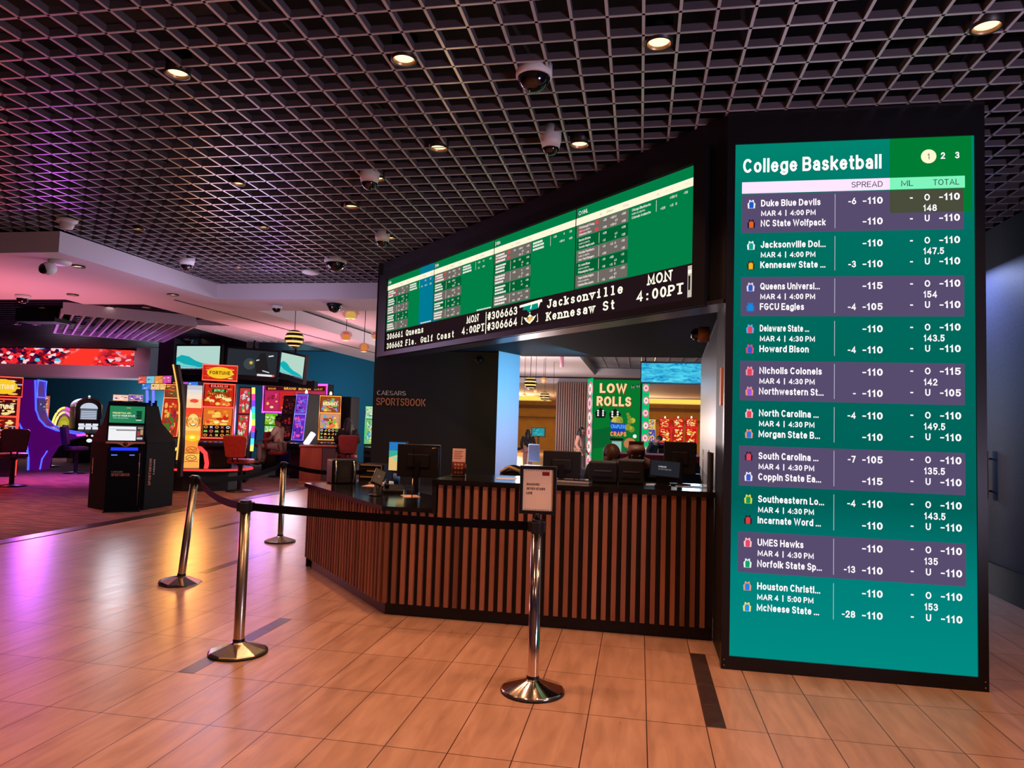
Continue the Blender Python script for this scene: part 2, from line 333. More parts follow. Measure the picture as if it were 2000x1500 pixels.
# ------------------------------------------------------------------ the setting
def floor_material():
    m = mat('floor_tile', (200, 168, 140), .3); nt = m.node_tree; b = nt.nodes['Principled BSDF']; L = nt.links.new
    tc = nt.nodes.new('ShaderNodeTexCoord'); mp = nt.nodes.new('ShaderNodeMapping'); mp.inputs['Location'].default_value = (-.0655+.2985*60, -3.79+.596*20, 0)
    br = nt.nodes.new('ShaderNodeTexBrick'); br.offset = 0.0; br.squash = 1.0
    br.inputs['Scale'].default_value = 1.0; br.inputs['Mortar Size'].default_value = .0028; br.inputs['Mortar Smooth'].default_value = .2
    br.inputs['Brick Width'].default_value = .2985; br.inputs['Row Height'].default_value = .596; br.inputs['Bias'].default_value = 0
    br.inputs['Color1'].default_value = (*lin((198, 156, 132)), 1); br.inputs['Color2'].default_value = (*lin((186, 146, 122)), 1); br.inputs['Mortar'].default_value = (*lin((70, 40, 30)), 1)
    L(tc.outputs['Object'], mp.inputs[0]); L(mp.outputs[0], br.inputs['Vector'])
    m2 = nt.nodes.new('ShaderNodeMapping'); m2.inputs['Scale'].default_value = (5.5, .9, 1); m2.inputs['Rotation'].default_value = (0, 0, .18)
    nz = nt.nodes.new('ShaderNodeTexNoise'); nz.inputs['Scale'].default_value = 2.6; nz.inputs['Detail'].default_value = 7; nz.inputs['Distortion'].default_value = .6
    L(tc.outputs['Object'], m2.inputs[0]); L(m2.outputs[0], nz.inputs['Vector'])
    cr = nt.nodes.new('ShaderNodeValToRGB'); cr.color_ramp.elements[0].position = .33; cr.color_ramp.elements[1].position = .68
    cr.color_ramp.elements[0].color = (.72, .66, .6, 1); cr.color_ramp.elements[1].color = (1.08, 1.08, 1.08, 1); L(nz.outputs['Fac'], cr.inputs[0])
    mx = nt.nodes.new('ShaderNodeMix'); mx.data_type = 'RGBA'; mx.blend_type = 'MULTIPLY'; mx.inputs['Factor'].default_value = .8
    L(br.outputs['Color'], mx.inputs['A']); L(cr.outputs[0], mx.inputs['B']); L(mx.outputs['Result'], b.inputs['Base Color'])
    bp = nt.nodes.new('ShaderNodeBump'); bp.inputs['Strength'].default_value = .35; bp.inputs['Distance'].default_value = .003; bp.invert = True
    L(br.outputs['Fac'], bp.inputs['Height']); L(bp.outputs[0], b.inputs['Normal'])
    mr = nt.nodes.new('ShaderNodeMapRange'); mr.inputs['To Min'].default_value = .24; mr.inputs['To Max'].default_value = .36
    L(nz.outputs['Fac'], mr.inputs['Value']); L(mr.outputs[0], b.inputs['Roughness'])
    return m
struct(G().box(-6.95, 9, -2, 48, -.12, 0, floor_material()).build('floor'))
struct(G().box(-40, -6.95, -2, 40, -.12, 0.004, CARPET_M).build('floor_carpet'))
DARKTILE = noisy('dark_inlay_tile', (58, 44, 44), (72, 56, 54), 14, .28, spec=.5)
struct(G().box(-7.16, -6.95, -2, 24, -.02, .006, DARKTILE).build('trim_1'))
for i, (ix, iy) in enumerate(((.367, 3.795), (-2.618, 3.795), (-4.111, 6.179), (-5.603, 8.563), (-.57, 1.41))):
    g = G()
    for k in range(4): g.box(ix, ix+.096, iy+.298*k, iy+.298*k+.294, 0, .0012, DARKTILE)
    struct(g.build('trim_%d' % (i+2)))

BLADE = noisy('grid_lit_paint', (178, 170, 170), (190, 182, 182), 3, .3, .25); BLADESHADE = noisy('grid_shaded_paint', (92, 84, 90), (100, 92, 98), 3, .45, .1)  # bright undersides and shade on the blade sides are put into the colours
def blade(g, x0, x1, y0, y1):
    g.box(x0, x1, y0, y1, 3.603, 3.644, BLADESHADE); g.box(x0, x1, y0, y1, 3.6, 3.603, BLADE)
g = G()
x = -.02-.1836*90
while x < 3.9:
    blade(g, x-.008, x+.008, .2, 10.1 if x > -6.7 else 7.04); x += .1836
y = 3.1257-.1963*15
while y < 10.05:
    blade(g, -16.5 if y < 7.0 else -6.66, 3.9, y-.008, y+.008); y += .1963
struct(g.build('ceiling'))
g = G(); DECK = mat('black_deck', (16, 14, 16), .9)
g.box(-17, 4, -.2, 10.3, 4.5, 4.6, DECK)
DUCT = mat('dark_duct', (40, 38, 40), .6)
for k in range(9): g.tube([(-9+k*1.5, .5, 4.15+.05*(k % 3)), (-7.6+k*1.5, 10, 4.2)], .018, DUCT, 6)
for k in range(6): g.tube([(-10, 1.2+k*1.4, 4.3), (3.6, 1.5+k*1.3, 4.28)], .025, DUCT, 6)
g.box(-4.4, -2.6, 3.6, 4.0, 4.1, 4.35, DUCT); g.box(-.9, .2, 3.2, 3.5, 4.05, 4.3, DUCT)
random.seed(7)
for k in range(16):
    a = Vector((1.0+random.random()*1.6, 3.0+random.random()*1.3, 4.15)); g.tube([a, a+Vector((1.0, .5+.3*random.random(), .05*random.random()))], .008, DUCT, 5)
struct(g.build('ceiling_deck'))

g = G()                                             # white dropped ceiling round the grid
g.prism([(-40, 7.05), (-6.72, 7.05), (-6.66, 10.1), (4.5, 10.1), (4.5, 11.23), (-6.6, 11.23), (-6.4, 21.2), (-8.3, 21.2), (-8.33, 10.58), (-9.49, 10.56), (-9.43, 10.1), (-40, 10.1)], 'z', 3.35, 3.6, PLASTER)
g.box(-3.6, -1.6, 11.23, 25.2, 3.35, 3.6, PLASTER); g.box(-6.6, -3.6, 17, 25.2, 3.35, 3.6, PLASTER); g.box(-8, 8, 25.2, 26.4, 3.35, 3.6, PLASTER); g.box(-14, 9, 26.4, 46, 3.1, 3.3, PLASTER)
g.box(-6.9, -3.4, 11.0, 17.2, 3.66, 3.7, PLASTER)
struct(g.build('ceiling_soffit'))
g = G(); g.prism([(-7.46, 10.15), (-7.42, 10.15), (-7.16, 18.6), (-7.20, 18.6)], 'z', 3.342, 3.36, BLACK)
struct(g.build('trim_7'))
g = G()                                             # dark slatted ceilings further back
g.box(-40, -8.3, 10.1, 26, 3.95, 4.0, DECK)
y = 10.3
while y < 19.6: g.box(-40, -8.34, y-.02, y+.02, 3.52, 3.6, mat('slat_paint', (58, 46, 66), .4)); y += .26
x = -30
while x < -8.4: g.box(x-.01, x+.01, 10.6, 19.6, 3.56, 3.6, mat('slat_paint', (0, 0, 0))); x += .52
struct(g.build('ceiling_slats'))
g = G(); g.box(-1.6, 8, 11.2, 25.2, 3.95, 4.0, mat('blue_deck', (40, 60, 110), .8))
for k in range(24): g.box(-1.58+k*.4, -1.565+k*.4, 11.3, 25.1, 3.6, 3.68, BLADE)
for k in range(24): g.box(-1.58, 8, 11.6+k*.58, 11.615+k*.58, 3.6, 3.68, BLADE)
struct(g.build('ceiling_grid'))

TEAL = mat('teal_paint', (30, 104, 128), .8)
struct(G().box(-40, -5.5, 24, 24.2, 0, 4.0, TEAL).box(-9.0, -5.5, 23.9, 24, 3.05, 3.4, PLASTER).build('wall_back'))
struct(G().box(-40, -16.0, 20.75, 22.0, 2.66, 3.98, mat('mauve_plaster', (176, 150, 160), .8)).build('wall_bulkhead'))
TAN = noisy('tan_plaster', (178, 128, 66), (190, 140, 76), 2, .8)
g = G().box(-14, 9, 46, 46.2, 0, 3.4, TAN).box(-14, 9, 45.8, 46, 2.62, 2.8, mat('brown_band', (110, 70, 48), .6)).box(-14, 9, 45.7, 46, 1.98, 2.06, mat('brown_band', (0, 0, 0)))
struct(g.build('wall_hall'))
struct(G().box(-14, 3.6, -2.2, -2.0, 0, 3.6, noisy('warm_plaster', (150, 112, 92), (160, 120, 98), 2, .8)).build('wall_bounce'))  # unseen wall added behind the viewpoint for warm reflections and bounce
BLUEWALL = noisy('blue_fabric_wall', (64, 68, 92), (72, 76, 102), 40, .55, spec=.4)
struct(G().box(3.42, 3.6, -2, 10.1, 0, 3.6, BLUEWALL).build('wall_right'))
struct(G().box(3.38, 3.42, -2, 10.1, 0, .3, mat('dark_skirting', (30, 26, 32), .4)).build('baseboard_right'))

NAVY = mat('navy_paint', (15, 15, 20), .55)
# tower block and the sides of the service booth
g = G(); g.prism([(.545, 4.80), (2.065, 4.80), (2.065, 9.4), (.80, 9.4), (.757, 9.12), (.58, 5.32), (.545, 5.3)], 'z', 0, 3.6, NAVY)
g.prism([(.749, 9.12), (.759, 9.12), (.590, 5.5), (.580, 5.5)], 'z', 1.06, 2.36, mat('dark_metal_panel', (54, 54, 72), .34, .6))
struct(g.build('wall_tower'))
DD = Vector((math.cos(R(134)), math.sin(R(134)), 0)); DN = Vector((-math.sin(R(134)), math.cos(R(134)), 0))   # along the odds board; out of its face
T0 = Vector((.537, 4.717, 0))
def bs(s, z, out=0.0): return T0+DD*s+DN*out+Vector((0, 0, z))
def bprism(g, s0, s1, o0, o1, z0, z1, m):
    p = [bs(s0, 0, o0), bs(s1, 0, o0), bs(s1, 0, o1), bs(s0, 0, o1)]
    return g.prism([(q.x, q.y) for q in p], 'z', z0, z1, m)
g = G(); bprism(g, .02, 5.755, -.26, -.03, 2.36, 3.6, NAVY); bprism(g, .02, 5.755, -.26, -.002, 2.335, 2.362, mat('soffit_metal', (92, 88, 100), .3, .8))
struct(g.build('wall_fascia'))
struct(G().box(-3.48, -1.78, 8.85, 8.95, 0, 3.6, mat('charcoal_wall', (36, 36, 41), .6)).build('wall_booth'))
g = G(); g.prism([(-1.78, 8.86), (-1.764, 8.68), (-1.576, 9.19), (-1.62, 9.23)], 'z', 0, 2.42, SILVER)
struct(g.build('wall_jamb'))
g = G(); g.prism([(.58, 5.05), (-3.0, 8.84), (-1.77, 8.84), (-1.58, 9.2), (.757, 9.12)], 'z', 2.42, 2.46, mat('booth_ceiling_black', (7, 8, 14), .8, spec=.2))
g.prism([(-1.58, 9.19), (.757, 9.10), (.757, 9.22), (-1.58, 9.31)], 'z', 2.42, 3.6, mat('booth_ceiling_black', (0, 0, 0)))
struct(g.build('ceiling_booth'))
g = G(); g.prism([(-1.58, 9.19), (.757, 9.10), (.757, 9.25), (-1.58, 9.34)], 'z', 0, .95, BLACK)
struct(g.build('wall_booth_rear'))
# ------------------------------------------------------------------ LED tower with the fixtures list
WH = E((255, 246, 250), 1.15)
def ramp_screen(name, z0, z1, stops):
    m = E((1, 2, len(_mats) % 250)); nt = m.node_tree; e = nt.nodes['Emission']; L = nt.links.new
    tc = nt.nodes.new('ShaderNodeTexCoord'); sp = nt.nodes.new('ShaderNodeSeparateXYZ'); mr = nt.nodes.new('ShaderNodeMapRange')
    mr.inputs['From Min'].default_value = z0; mr.inputs['From Max'].default_value = z1; cr = nt.nodes.new('ShaderNodeValToRGB')
    els = cr.color_ramp.elements
    while len(els) < len(stops): els.new(.5)
    for el, (p, c) in zip(els, stops): el.position = p; el.color = (*lin(c), 1)
    L(tc.outputs['Object'], sp.inputs[0]); L(sp.outputs['Z'], mr.inputs['Value']); L(mr.outputs[0], cr.inputs[0]); L(cr.outputs[0], e.inputs[0])
    m.cycles.emission_sampling = 'AUTO'; m.name = name; return m
t = thing('led_display', 'tall floor standing LED screen listing college basketball games on teal', 'screen', (.537, 4.717, 0))
g = G(); W_, H_ = 1.535, 3.60
g.box(0, .05, 0, .075, 0, H_, BLACKM).box(W_-.056, W_, 0, .075, 0, H_, BLACKM).box(.05, W_-.056, 0, .075, 0, .082, BLACKM).box(.05, W_-.056, 0, .075, 3.385, H_, BLACKM)
for bx_ in (.018, W_-.02):
    for bz in (.025, .06): g.ball((bx_, -.001, bz), .005, CHROME, seg=8, rings=6)
g.build('frame', t)
SX, SZ = .052, .0
g = G(); g.box(.05, W_-.056, .012, .07, .08, 3.387, ramp_screen('teal_field', .08, 3.386, [(0, (0, 138, 130)), (.16, (0, 128, 122)), (.3, (0, 96, 88)), (.62, (0, 104, 92)), (.82, (0, 112, 98)), (1, (0, 132, 112))]))
g.frame((SX, .012, 0)); PUR = E((88, 76, 110)); g.lift()
g.rect(.941, 2.905, 1.413, 3.385, E((0, 124, 52))); g.lift()
for k in range(0, 9, 2): zt = 3.05-.2733*k; g.rect(.044, zt-.256, 1.366, zt, PUR)
g.rect(.043, 3.056, .941, 3.132, E((250, 226, 255), 1.05)); g.rect(.941, 3.056, 1.374, 3.132, E((128, 246, 190))); g.lift()
g.rect(.941, 2.905, 1.366, 3.05, E((74, 76, 60))); g.lift()
g.text('College Basketball', .047, 3.194, .094, WH, bold=.03, w=.845); DK = E((50, 46, 60))
g.text('SPREAD', .899, 3.076, .037, DK, 'r', .0, w=.185); g.text('ML', 1.007, 3.076, .037, DK, 'l', 0, w=.07); g.text('TOTAL', 1.342, 3.076, .037, DK, 'r', 0, w=.15)
g.disc(1.167, 3.262, .045, E((255, 240, 200), 1.1)); g.lift(); g.text('1', 1.167, 3.243, .038, DK, 'c', 0); g.text('2', 1.249, 3.243, .042, WH, 'c', .03); g.text('3', 1.331, 3.243, .042, WH, 'c', .03)
GAMES = [('Duke Blue Devils', 'NC State Wolfpack', '4:00', '-6', '', '-110', '-110', '148', '-110', '-110', (30, 90, 200), (230, 100, 30), (240, 240, 250), (40, 20, 50)),
 ('Jacksonville Dol...', 'Kennesaw State ...', '4:00', '', '-3', '-110', '-110', '147.5', '-110', '-110', (20, 160, 140), (240, 180, 40), (240, 245, 250), (60, 40, 20)),
 ('Queens Universi...', 'FGCU Eagles', '4:00', '', '-4', '-115', '-105', '154', '-110', '-110', (40, 90, 200), (20, 140, 220), (235, 220, 230), (40, 120, 210)),
 ('Delaware State ...', 'Howard Bison', '4:30', '', '-4', '-110', '-110', '143.5', '-110', '-110', (230, 70, 90), (50, 90, 200), (90, 170, 235), (220, 80, 110)),
 ('Nicholls Colonels', 'Northwestern St...', '4:30', '', '-', '-110', '-110', '142', '-115', '-105', (225, 70, 90), (160, 90, 220), (240, 150, 170), (240, 150, 120)),
 ('North Carolina ...', 'Morgan State B...', '4:30', '-4', '', '-110', '-110', '149.5', '-110', '-110', (225, 70, 85), (50, 120, 210), (240, 190, 200), (240, 150, 110)),
 ('South Carolina ...', 'Coppin State Ea...', '4:30', '-7', '', '-105', '-115', '135.5', '-110', '-110', (225, 70, 90), (60, 90, 210), (40, 30, 60), (245, 235, 240)),
 ('Southeastern Lo...', 'Incarnate Word ...', '4:30', '-4', '', '-110', '-110', '143.5', '-110', '-110', (20, 150, 90), (220, 60, 70), (230, 220, 60), (40, 30, 40)),
 ('UMES Hawks', 'Norfolk State Sp...', '4:30', '', '-13', '-110', '-110', '135', '-110', '-110', (230, 70, 100), (20, 160, 110), (250, 200, 210), (235, 245, 240)),
 ('Houston Christi...', 'McNeese State ...', '5:00', '', '-28', '-110', '-110', '153', '-110', '-110', (40, 130, 220), (30, 150, 230), (240, 150, 120), (250, 220, 110))]
NW = [.365, .397, .363, .30, .378, .36, .36, .395, .275, .375]; NW2 = [.397, .397, .27, .30, .39, .37, .378, .378, .385, .37]
def jersey(g, x, z, c, trim):
    """sleeveless shirt icon 52 mm wide"""
    k = .052
    out = [(-.42, 0), (.42, 0), (.47, .62), (.30, .78), (.28, 1.08), (.14, 1.08), (0, .92), (-.14, 1.08), (-.28, 1.08), (-.30, .78), (-.47, .62)]
    g.poly([(x+p*k, z+q*k) for p, q in out], E(trim)); g.lift()
    inn = [(-.25, .03), (.25, .03), (.27, .66), (.17, .80), (.14, .90), (0, .80), (-.14, .90), (-.17, .80), (-.27, .66)]
    g.poly([(x+p*k, z+q*k) for p, q in inn], E(c)); g.eps -= g.step
for k, (a, b, tm, s1, s2, o1, o2, tot, t1, t2, c1, c2, tr1, tr2) in enumerate(GAMES):
    zt = 3.05-.2733*k
    g.text(a, .163, zt-.083, .044, WH, bold=.03, w=NW[k]); g.text(b, .162, zt-.216, .044, WH, bold=.03, w=NW2[k])
    g.text('MAR 4  |  %s PM' % tm, .164, zt-.146, .035, WH, bold=.028, w=.335)
    jersey(g, .103, zt-.094, c1, tr1); jersey(g, .103, zt-.224, c2, tr2)
    g.rect(.614, zt-.235, .6175, zt-.013, E((190, 190, 205)))
    for s_, zz in ((s1, .083), (s2, .216)):
        if s_: g.text(s_, .742, zt-zz, .042, WH, 'r', .028)
    g.text(o1, .899, zt-.083, .044, WH, 'r', .03, w=.118); g.text(o2, .899, zt-.216, .044, WH, 'r', .03, w=.118)
    for zz, t_, ou in ((.070, t1, 'O'), (.203, t2, 'U')):
        g.text('-', 1.066, zt-zz, .044, WH, 'c', .035); g.text(ou, 1.157, zt-zz, .042, WH, 'c', .028); g.text(t_, 1.344, zt-zz, .044, WH, 'r', .03, w=.118)
    g.text(tot, 1.135, zt-.138, .042, WH, 'l', .028)
g.build('screen', t)

# ------------------------------------------------------------------ slanted odds board above the counter
t = thing('odds_board', 'wide green odds board with black ticker strip above the counter', 'screen', (0, 0, 0))
g = G(); bprism(g, .16, 5.70, -.028, .022, 2.335, 2.392, BLACKM); bprism(g, .16, 5.70, -.028, .022, 3.336, 3.42, BLACKM)
bprism(g, .16, .272, -.028, .022, 2.392, 3.336, BLACKM); bprism(g, 5.455, 5.70, -.028, .022, 2.392, 3.336, BLACKM); g.build('frame', t)
g = G(); GRN = E((0, 126, 70)); GRN2 = E((0, 96, 50)); CRM = E((255, 244, 214), 1.05); GRY = E((112, 104, 98)); TEALP = E((0, 122, 148)); TXT = E((250, 246, 236)); REDT = E((225, 70, 70)); TICK = E((34, 20, 24))
bprism(g, .272, 5.455, -.028, 0, 2.392, 3.336, TICK)
g.frame(bs(5.455, 0, 0), -DD, (0, 0, 1), .0012); g.lift()
def X(s): return 5.455-s
random.seed(3)
PB = [(5.455, 4.15), (4.15, 2.86), (2.86, 1.57), (1.57, .275)]
NHL = [('Pittsburgh Peng..', 'Edmonton Oilers'), ('Boston Bruins', 'Toronto Maple Leafs'), ('Florida Panthers', 'New York Rangers'), ('St. Louis Blues', 'Philadelphia Flyers'), ('Vegas Golden Knights', 'Columbus Blue Jackets')]
def bars(x0, x1, z, h, n=3):
    """words too small to read: short strokes"""
    x = x0
    while x < x1-.01:
        w_ = min(random.uniform(.012, .03), x1-x); g.rect(x, z, x+w_*.8, z+h, TXT); x += w_
for pi_, (sl, sr) in enumerate(PB):
    x0, x1 = X(sl), X(sr)-.012; e0 = g.eps
    g.rect(x0, 2.645, x1, 3.33, GRN)
    if pi_ == 0: g.lift(); g.rect(X(4.52), 2.645, x1, 3.33, TEALP); g.eps = e0
    if pi_ == 1: g.lift(); g.rect(x0, 2.645, x0+.12, 2.86, TEALP); g.eps = e0
    g.lift(); g.lift(); g.rect(x0, 3.186, x1, 3.246, CRM); xm = x0+.635
    if pi_ == 3: g.text('NHL', x0+.075, 3.268, .034, TXT, bold=.02); g.ring(x0+.045, 3.285, .018, .005, TXT)
    else: g.rect(x0+.012, 3.262, x0+.018, 3.31, TXT); g.text('NBA', x0+.03, 3.27, .032, TXT, bold=.02)
    for cx_ in (x0, xm):
        for q, wq in ((.30, .04), (.38, .05), (.52, .05)): g.text({.30: 'ML', .38: 'SPREAD', .52: 'TOTAL'}[q], cx_+q+(.05 if q > .5 else 0), 3.205, .018, E((90, 84, 80)), bold=0)
    for r in range(6):
        cx_, zt = (x0+.012, 3.18-.106*r) if r < 5 else (xm+.01, 3.18)
        if r < 5 and r % 2 == 0: g.rect(cx_, zt-.1, xm, zt, GRY)
        elif r < 5: g.rect(cx_, zt-.1, xm, zt, GRN2)
        g.lift()
        n1, n2 = (NHL[r] if r < 5 else ('Chicago Blackhawks', 'Colorado Avalanche')) if pi_ == 3 else (None, None)
        if n1:
            g.text(n1, cx_+.03, zt-.032, .02, TXT, bold=.02, w=.2 if len(n1) > 15 else .15); g.text(n2, cx_+.03, zt-.091, .02, TXT, bold=.02, w=.2 if len(n2) > 15 else .16)
            g.text('MAR 4 | 4:00 PM', cx_+.03, zt-.06, .014, TXT, bold=.01, w=.14)
        else:
            for zz in (.032, .06, .091): bars(cx_+.02, cx_+.02+random.uniform(.15, .22), zt-zz, .019)
        if r == 0: g.rect(cx_+.235, zt-.036, cx_+.275, zt-.008, REDT); g.rect(cx_+.235, zt-.094, cx_+.275, zt-.066, REDT); g.rect(cx_+.03, zt-.066, cx_+.1, zt-.045, REDT)
        else: g.rect(cx_+.285, zt-.094, cx_+.289, zt-.008, TXT)
        for q in (.33, .42, .475, .55):
            for zz in (.034, .092):
                if random.random() < .8: g.text(random.choice(['-110', '+120', '-1.5', '+150', '-135']) if q != .475 else random.choice('OU'), cx_+q, zt-zz, .019, TXT, bold=.02)
        if r < 5: g.text('6.5', cx_+.475, zt-.064, .017, TXT, bold=.02)
        g.eps -= g.step
    if pi_ < 2: bars(x1-.3, x1-.02, 2.652, .012)
    g.eps = e0
g.lift(); g.lift(); g.lift()
TW = E((255, 250, 226), 1.15)
g.mono('306661', X(5.425), 2.541, .075, .083, TW); g.mono('Queens', X(4.86), 2.541, .075, .083, TW)
g.mono('306662', X(5.425), 2.421, .075, .083, TW); g.mono('Fla. Gulf Coast', X(4.86), 2.421, .075, .083, TW)
g.mono('MON', X(3.37), 2.541, .078, .083, TW); g.mono('4:00PT', X(3.47), 2.432, .078, .0785, TW)
g.rect(X(2.985), 2.40, X(2.972), 2.62, TW)
g.mono('#306663', X(2.958), 2.532, .078, .078, TW); g.mono('#306664', X(2.958), 2.427, .078, .078, TW)
g.mono('Jacksonville', X(1.965), 2.531, .076, .0833, TW); g.mono('Kennesaw St', X(1.965), 2.42, .076, .0833, TW)
g.mono('MON', X(.718), 2.552, .078, .083, TW); g.mono('4:00PT', X(.832), 2.443, .078, .0795, TW)
g.rect(X(.325), 2.41, X(.285), 2.63, E((200, 190, 176))); g.lift(); g.rect(X(.318), 2.46, X(.30), 2.56, TICK); g.rect(X(.322), 2.575, X(.29), 2.60, TW)
lx = X(2.38)      # two small team emblems
GT = E((0, 150, 128)); g.poly([(lx+.05, 2.56), (lx+.12, 2.555), (lx+.14, 2.53), (lx+.2, 2.545), (lx+.3, 2.55), (lx+.29, 2.61), (lx+.2, 2.6), (lx+.07, 2.6)], GT); g.lift()
g.poly([(lx, 2.61), (lx+.35, 2.625), (lx+.36, 2.6), (lx, 2.588)], TW); g.poly([(lx+.17, 2.56), (lx+.19, 2.6), (lx+.2, 2.6), (lx+.19, 2.555)], TW); g.poly([(lx+.3, 2.55), (lx+.34, 2.62), (lx+.29, 2.6)], TW)
YW = E((236, 196, 96)); cx_ = lx+.17
g.poly([(cx_-.1, 2.49), (cx_-.06, 2.45), (cx_, 2.42), (cx_+.06, 2.45), (cx_+.1, 2.49), (cx_+.05, 2.48), (cx_, 2.51), (cx_-.05, 2.48)], TW); g.lift()
g.poly([(cx_-.06, 2.47), (cx_, 2.435), (cx_+.06, 2.47), (cx_, 2.49)], YW); g.disc(cx_-.03, 2.475, .012, TICK); g.disc(cx_+.03, 2.475, .012, TICK)
g.line([(cx_-.12, 2.50), (cx_-.13, 2.43), (cx_-.11, 2.43)], .008, TW); g.line([(cx_+.12, 2.50), (cx_+.13, 2.43), (cx_+.11, 2.43)], .008, TW)
g.text('vs', cx_, 2.515, .018, TW, 'c')
g.build('screen', t)

# ------------------------------------------------------------------ raised lettering on the black wall
p0 = at(735, 793, y=8.845); p1 = at(831, 793, y=8.845)
g = G(); g.frame((p0.x, 8.832, p0.z)); W_ = p1.x-p0.x
g.text('SPORTSBOOK', 0, .012, .098, COPPER, bold=.012, w=W_, depth=.016); g.text('CAESARS', .005, .147, .058, mat('silver_letters', (232, 222, 214), .45, .1), bold=-.004, w=W_*.585, depth=.016)
tag(g.build('wall_sign'), 'raised copper and silver lettering on the black booth wall', 'sign')

# ------------------------------------------------------------------ service counter with timber slats
WD = [noisy('slat_wood', (138, 84, 60), (160, 102, 74), 9, .5, 0, (1, 1, .12)), noisy('slat_wood_dark', (108, 64, 46), (130, 80, 58), 9, .5, 0, (1, 1, .12)), noisy('slat_wood_pale', (148, 92, 66), (172, 114, 84), 9, .5, 0, (1, 1, .12))]
BACKP = mat('slat_backing', (20, 14, 15), .6)
t = thing('service_counter', 'betting counter clad in upright brown timber slats on black', 'counter', (0, 0, 0))
LV = Vector((math.cos(R(132.6)), math.sin(R(132.6)), 0)); LNn = Vector((-LV.y, LV.x, 0)); C0 = Vector((-1.945, 5.25, 0)); LL = 2.06
inner = lambda d: C0 + Vector((d*math.tan(R(23.7)), d, 0))     # mitred inner corner
def wedge(d0, d1, z0, z1, g, m, xr=.54, xs=None):
    xl = inner(d0).x if xs is None else xs
    g.prism([(xl, C0.y+d0), (xr, C0.y+d0), (xr, C0.y+d1), (inner(d1).x if xs is None else xs, C0.y+d1)], 'z', z0, z1, m)
def lwedge(d0, d1, z0, z1, g, m, L=LL):
    a, b = inner(d0), inner(d1); e0 = C0+LV*L-LNn*d0; e1 = C0+LV*L-LNn*d1
    g.prism([(a.x, a.y), (b.x, b.y), (e1.x, e1.y), (e0.x, e0.y)], 'z', z0, z1, m)
g = G(); wedge(.04, .09, .1, .82, g, BACKP); lwedge(.04, .09, .1, .80, g, BACKP); wedge(.04, .09, .82, 1.02, g, BACKP, xs=-1.54)
e0 = C0+LV*LL; e1 = e0-LNn*.72
g.prism([(e0.x-LNn.x*.03, e0.y-LNn.y*.03), (e0.x-LNn.x*.03-LV.x*.03, e0.y-LNn.y*.03-LV.y*.03), (e1.x-LV.x*.03, e1.y-LV.y*.03), (e1.x, e1.y)], 'z', 0, .78, BACKP)
g.build('carcass', t)
g = G(); wedge(.06, .12, 0, .1, g, BLACKM); lwedge(.06, .12, 0, .1, g, BLACKM); g.build('kickboard', t)
random.seed(5); g = G(); x = -1.925
while x < .48:
    g.box(x, x+.034, 5.255, 5.29, .1, .815 if x < -1.56 else 1.022, WD[random.choice((0, 0, 1, 2))]); x += .0698
s = .03
while s < LL-.03:
    a = C0+LV*s-LNn*.004; b = a+LV*.034; c = b-LNn*.036; d = a-LNn*.036
    g.prism([(q.x, q.y) for q in (a, b, c, d)], 'z', .1, .80, WD[random.choice((0, 1, 1))]); s += .0698
g.build('slat_cladding', t)
STONE = noisy('black_stone', (10, 10, 11), (26, 24, 24), 8, .13, spec=.6)
g = G(); wedge(-.01, .72, 1.022, 1.062, g, STONE, xs=-1.555); g.box(-1.555, -1.52, 5.25, 5.97, .80, 1.022, BLACKM); g.build('raised_worktop', t)
g = G(); wedge(-.01, .72, .805, .838, g, STONE, xr=-1.555); lwedge(-.01, .72, .800, .838, g, STONE, LL+.03); g.build('low_worktop', t)

# ------------------------------------------------------------------ queue posts and belts
BELT = mat('black_webbing', (13, 11, 14), .85, spec=.1); BELT2 = mat('plum_webbing', (58, 34, 52), .8, spec=.1)
def post_parts(t, metal, base_mat, facets=36):
    g = G(); g.lathe([(0, .0), (.172, .0), (.178, .006), (.178, .016), (.17, .022), (.05, .062), (.032, .075), (0, .075)], base_mat, seg=facets, smooth=facets > 20); b = g.build('base', t)
    g = G(); g.lathe([(.173, .0005), (.181, .0005), (.181, .013), (.173, .013)], BLACK, seg=36); g.build('rubber_ring', b)
    g = G(); g.lathe([(.033, .06), (.033, .90), (0, .90)], metal); g.lathe([(.036, .06), (.036, .085), (.033, .09)], BLACKM); g.build('pole', t)
    g = G(); g.lathe([(0, .885), (.036, .885), (.036, .955), (.034, .962), (0, .962)], BLACKM); g.box(-.024, .024, -.05, .05, .892, .95, BLACK); g.box(-.05, .05, -.024, .024, .892, .95, BLACK); g.build('cassette', t, .003)
def belt(t, a, b, sag, m, z0=.922, z1=.922, name='belt'):
    """webbing from a to b in world coordinates, child of the post it unrolls from"""
    iv = t.matrix_basis.inverted() if False else (Matrix.Translation(t.location) @ t.rotation_euler.to_matrix().to_4x4()).inverted()
    pts = [Vector((a[0]+(b[0]-a[0])*k/24, a[1]+(b[1]-a[1])*k/24, z0+(z1-z0)*k/24-4*sag*(k/24)*(1-k/24))) for k in range(25)]
    g = G(); g.band([iv @ p for p in pts], .05, .003, m); return g.build(name, t)
PC, PL, PN, PF = (-.565, 4.035), (-2.479, 4.19), (-3.99, 5.74), (-4.248, 7.986)
POSTG = 'belt posts of the queue line'
t = thing('queue_post', 'shiny belt post carrying the framed line sign', 'queue post', (*PC, 0), 0, POSTG); post_parts(t, CHROME, CHROME)
tc_ = t
t = thing('queue_post', 'brushed steel belt post standing on a dark floor inlay', 'queue post', (*PL, 0), R(10), POSTG); post_parts(t, STEEL, STEEL, 10)
belt(t, (PL[0]+.04, PL[1], 0), (PC[0]-.04, PC[1], 0), .012, BELT)
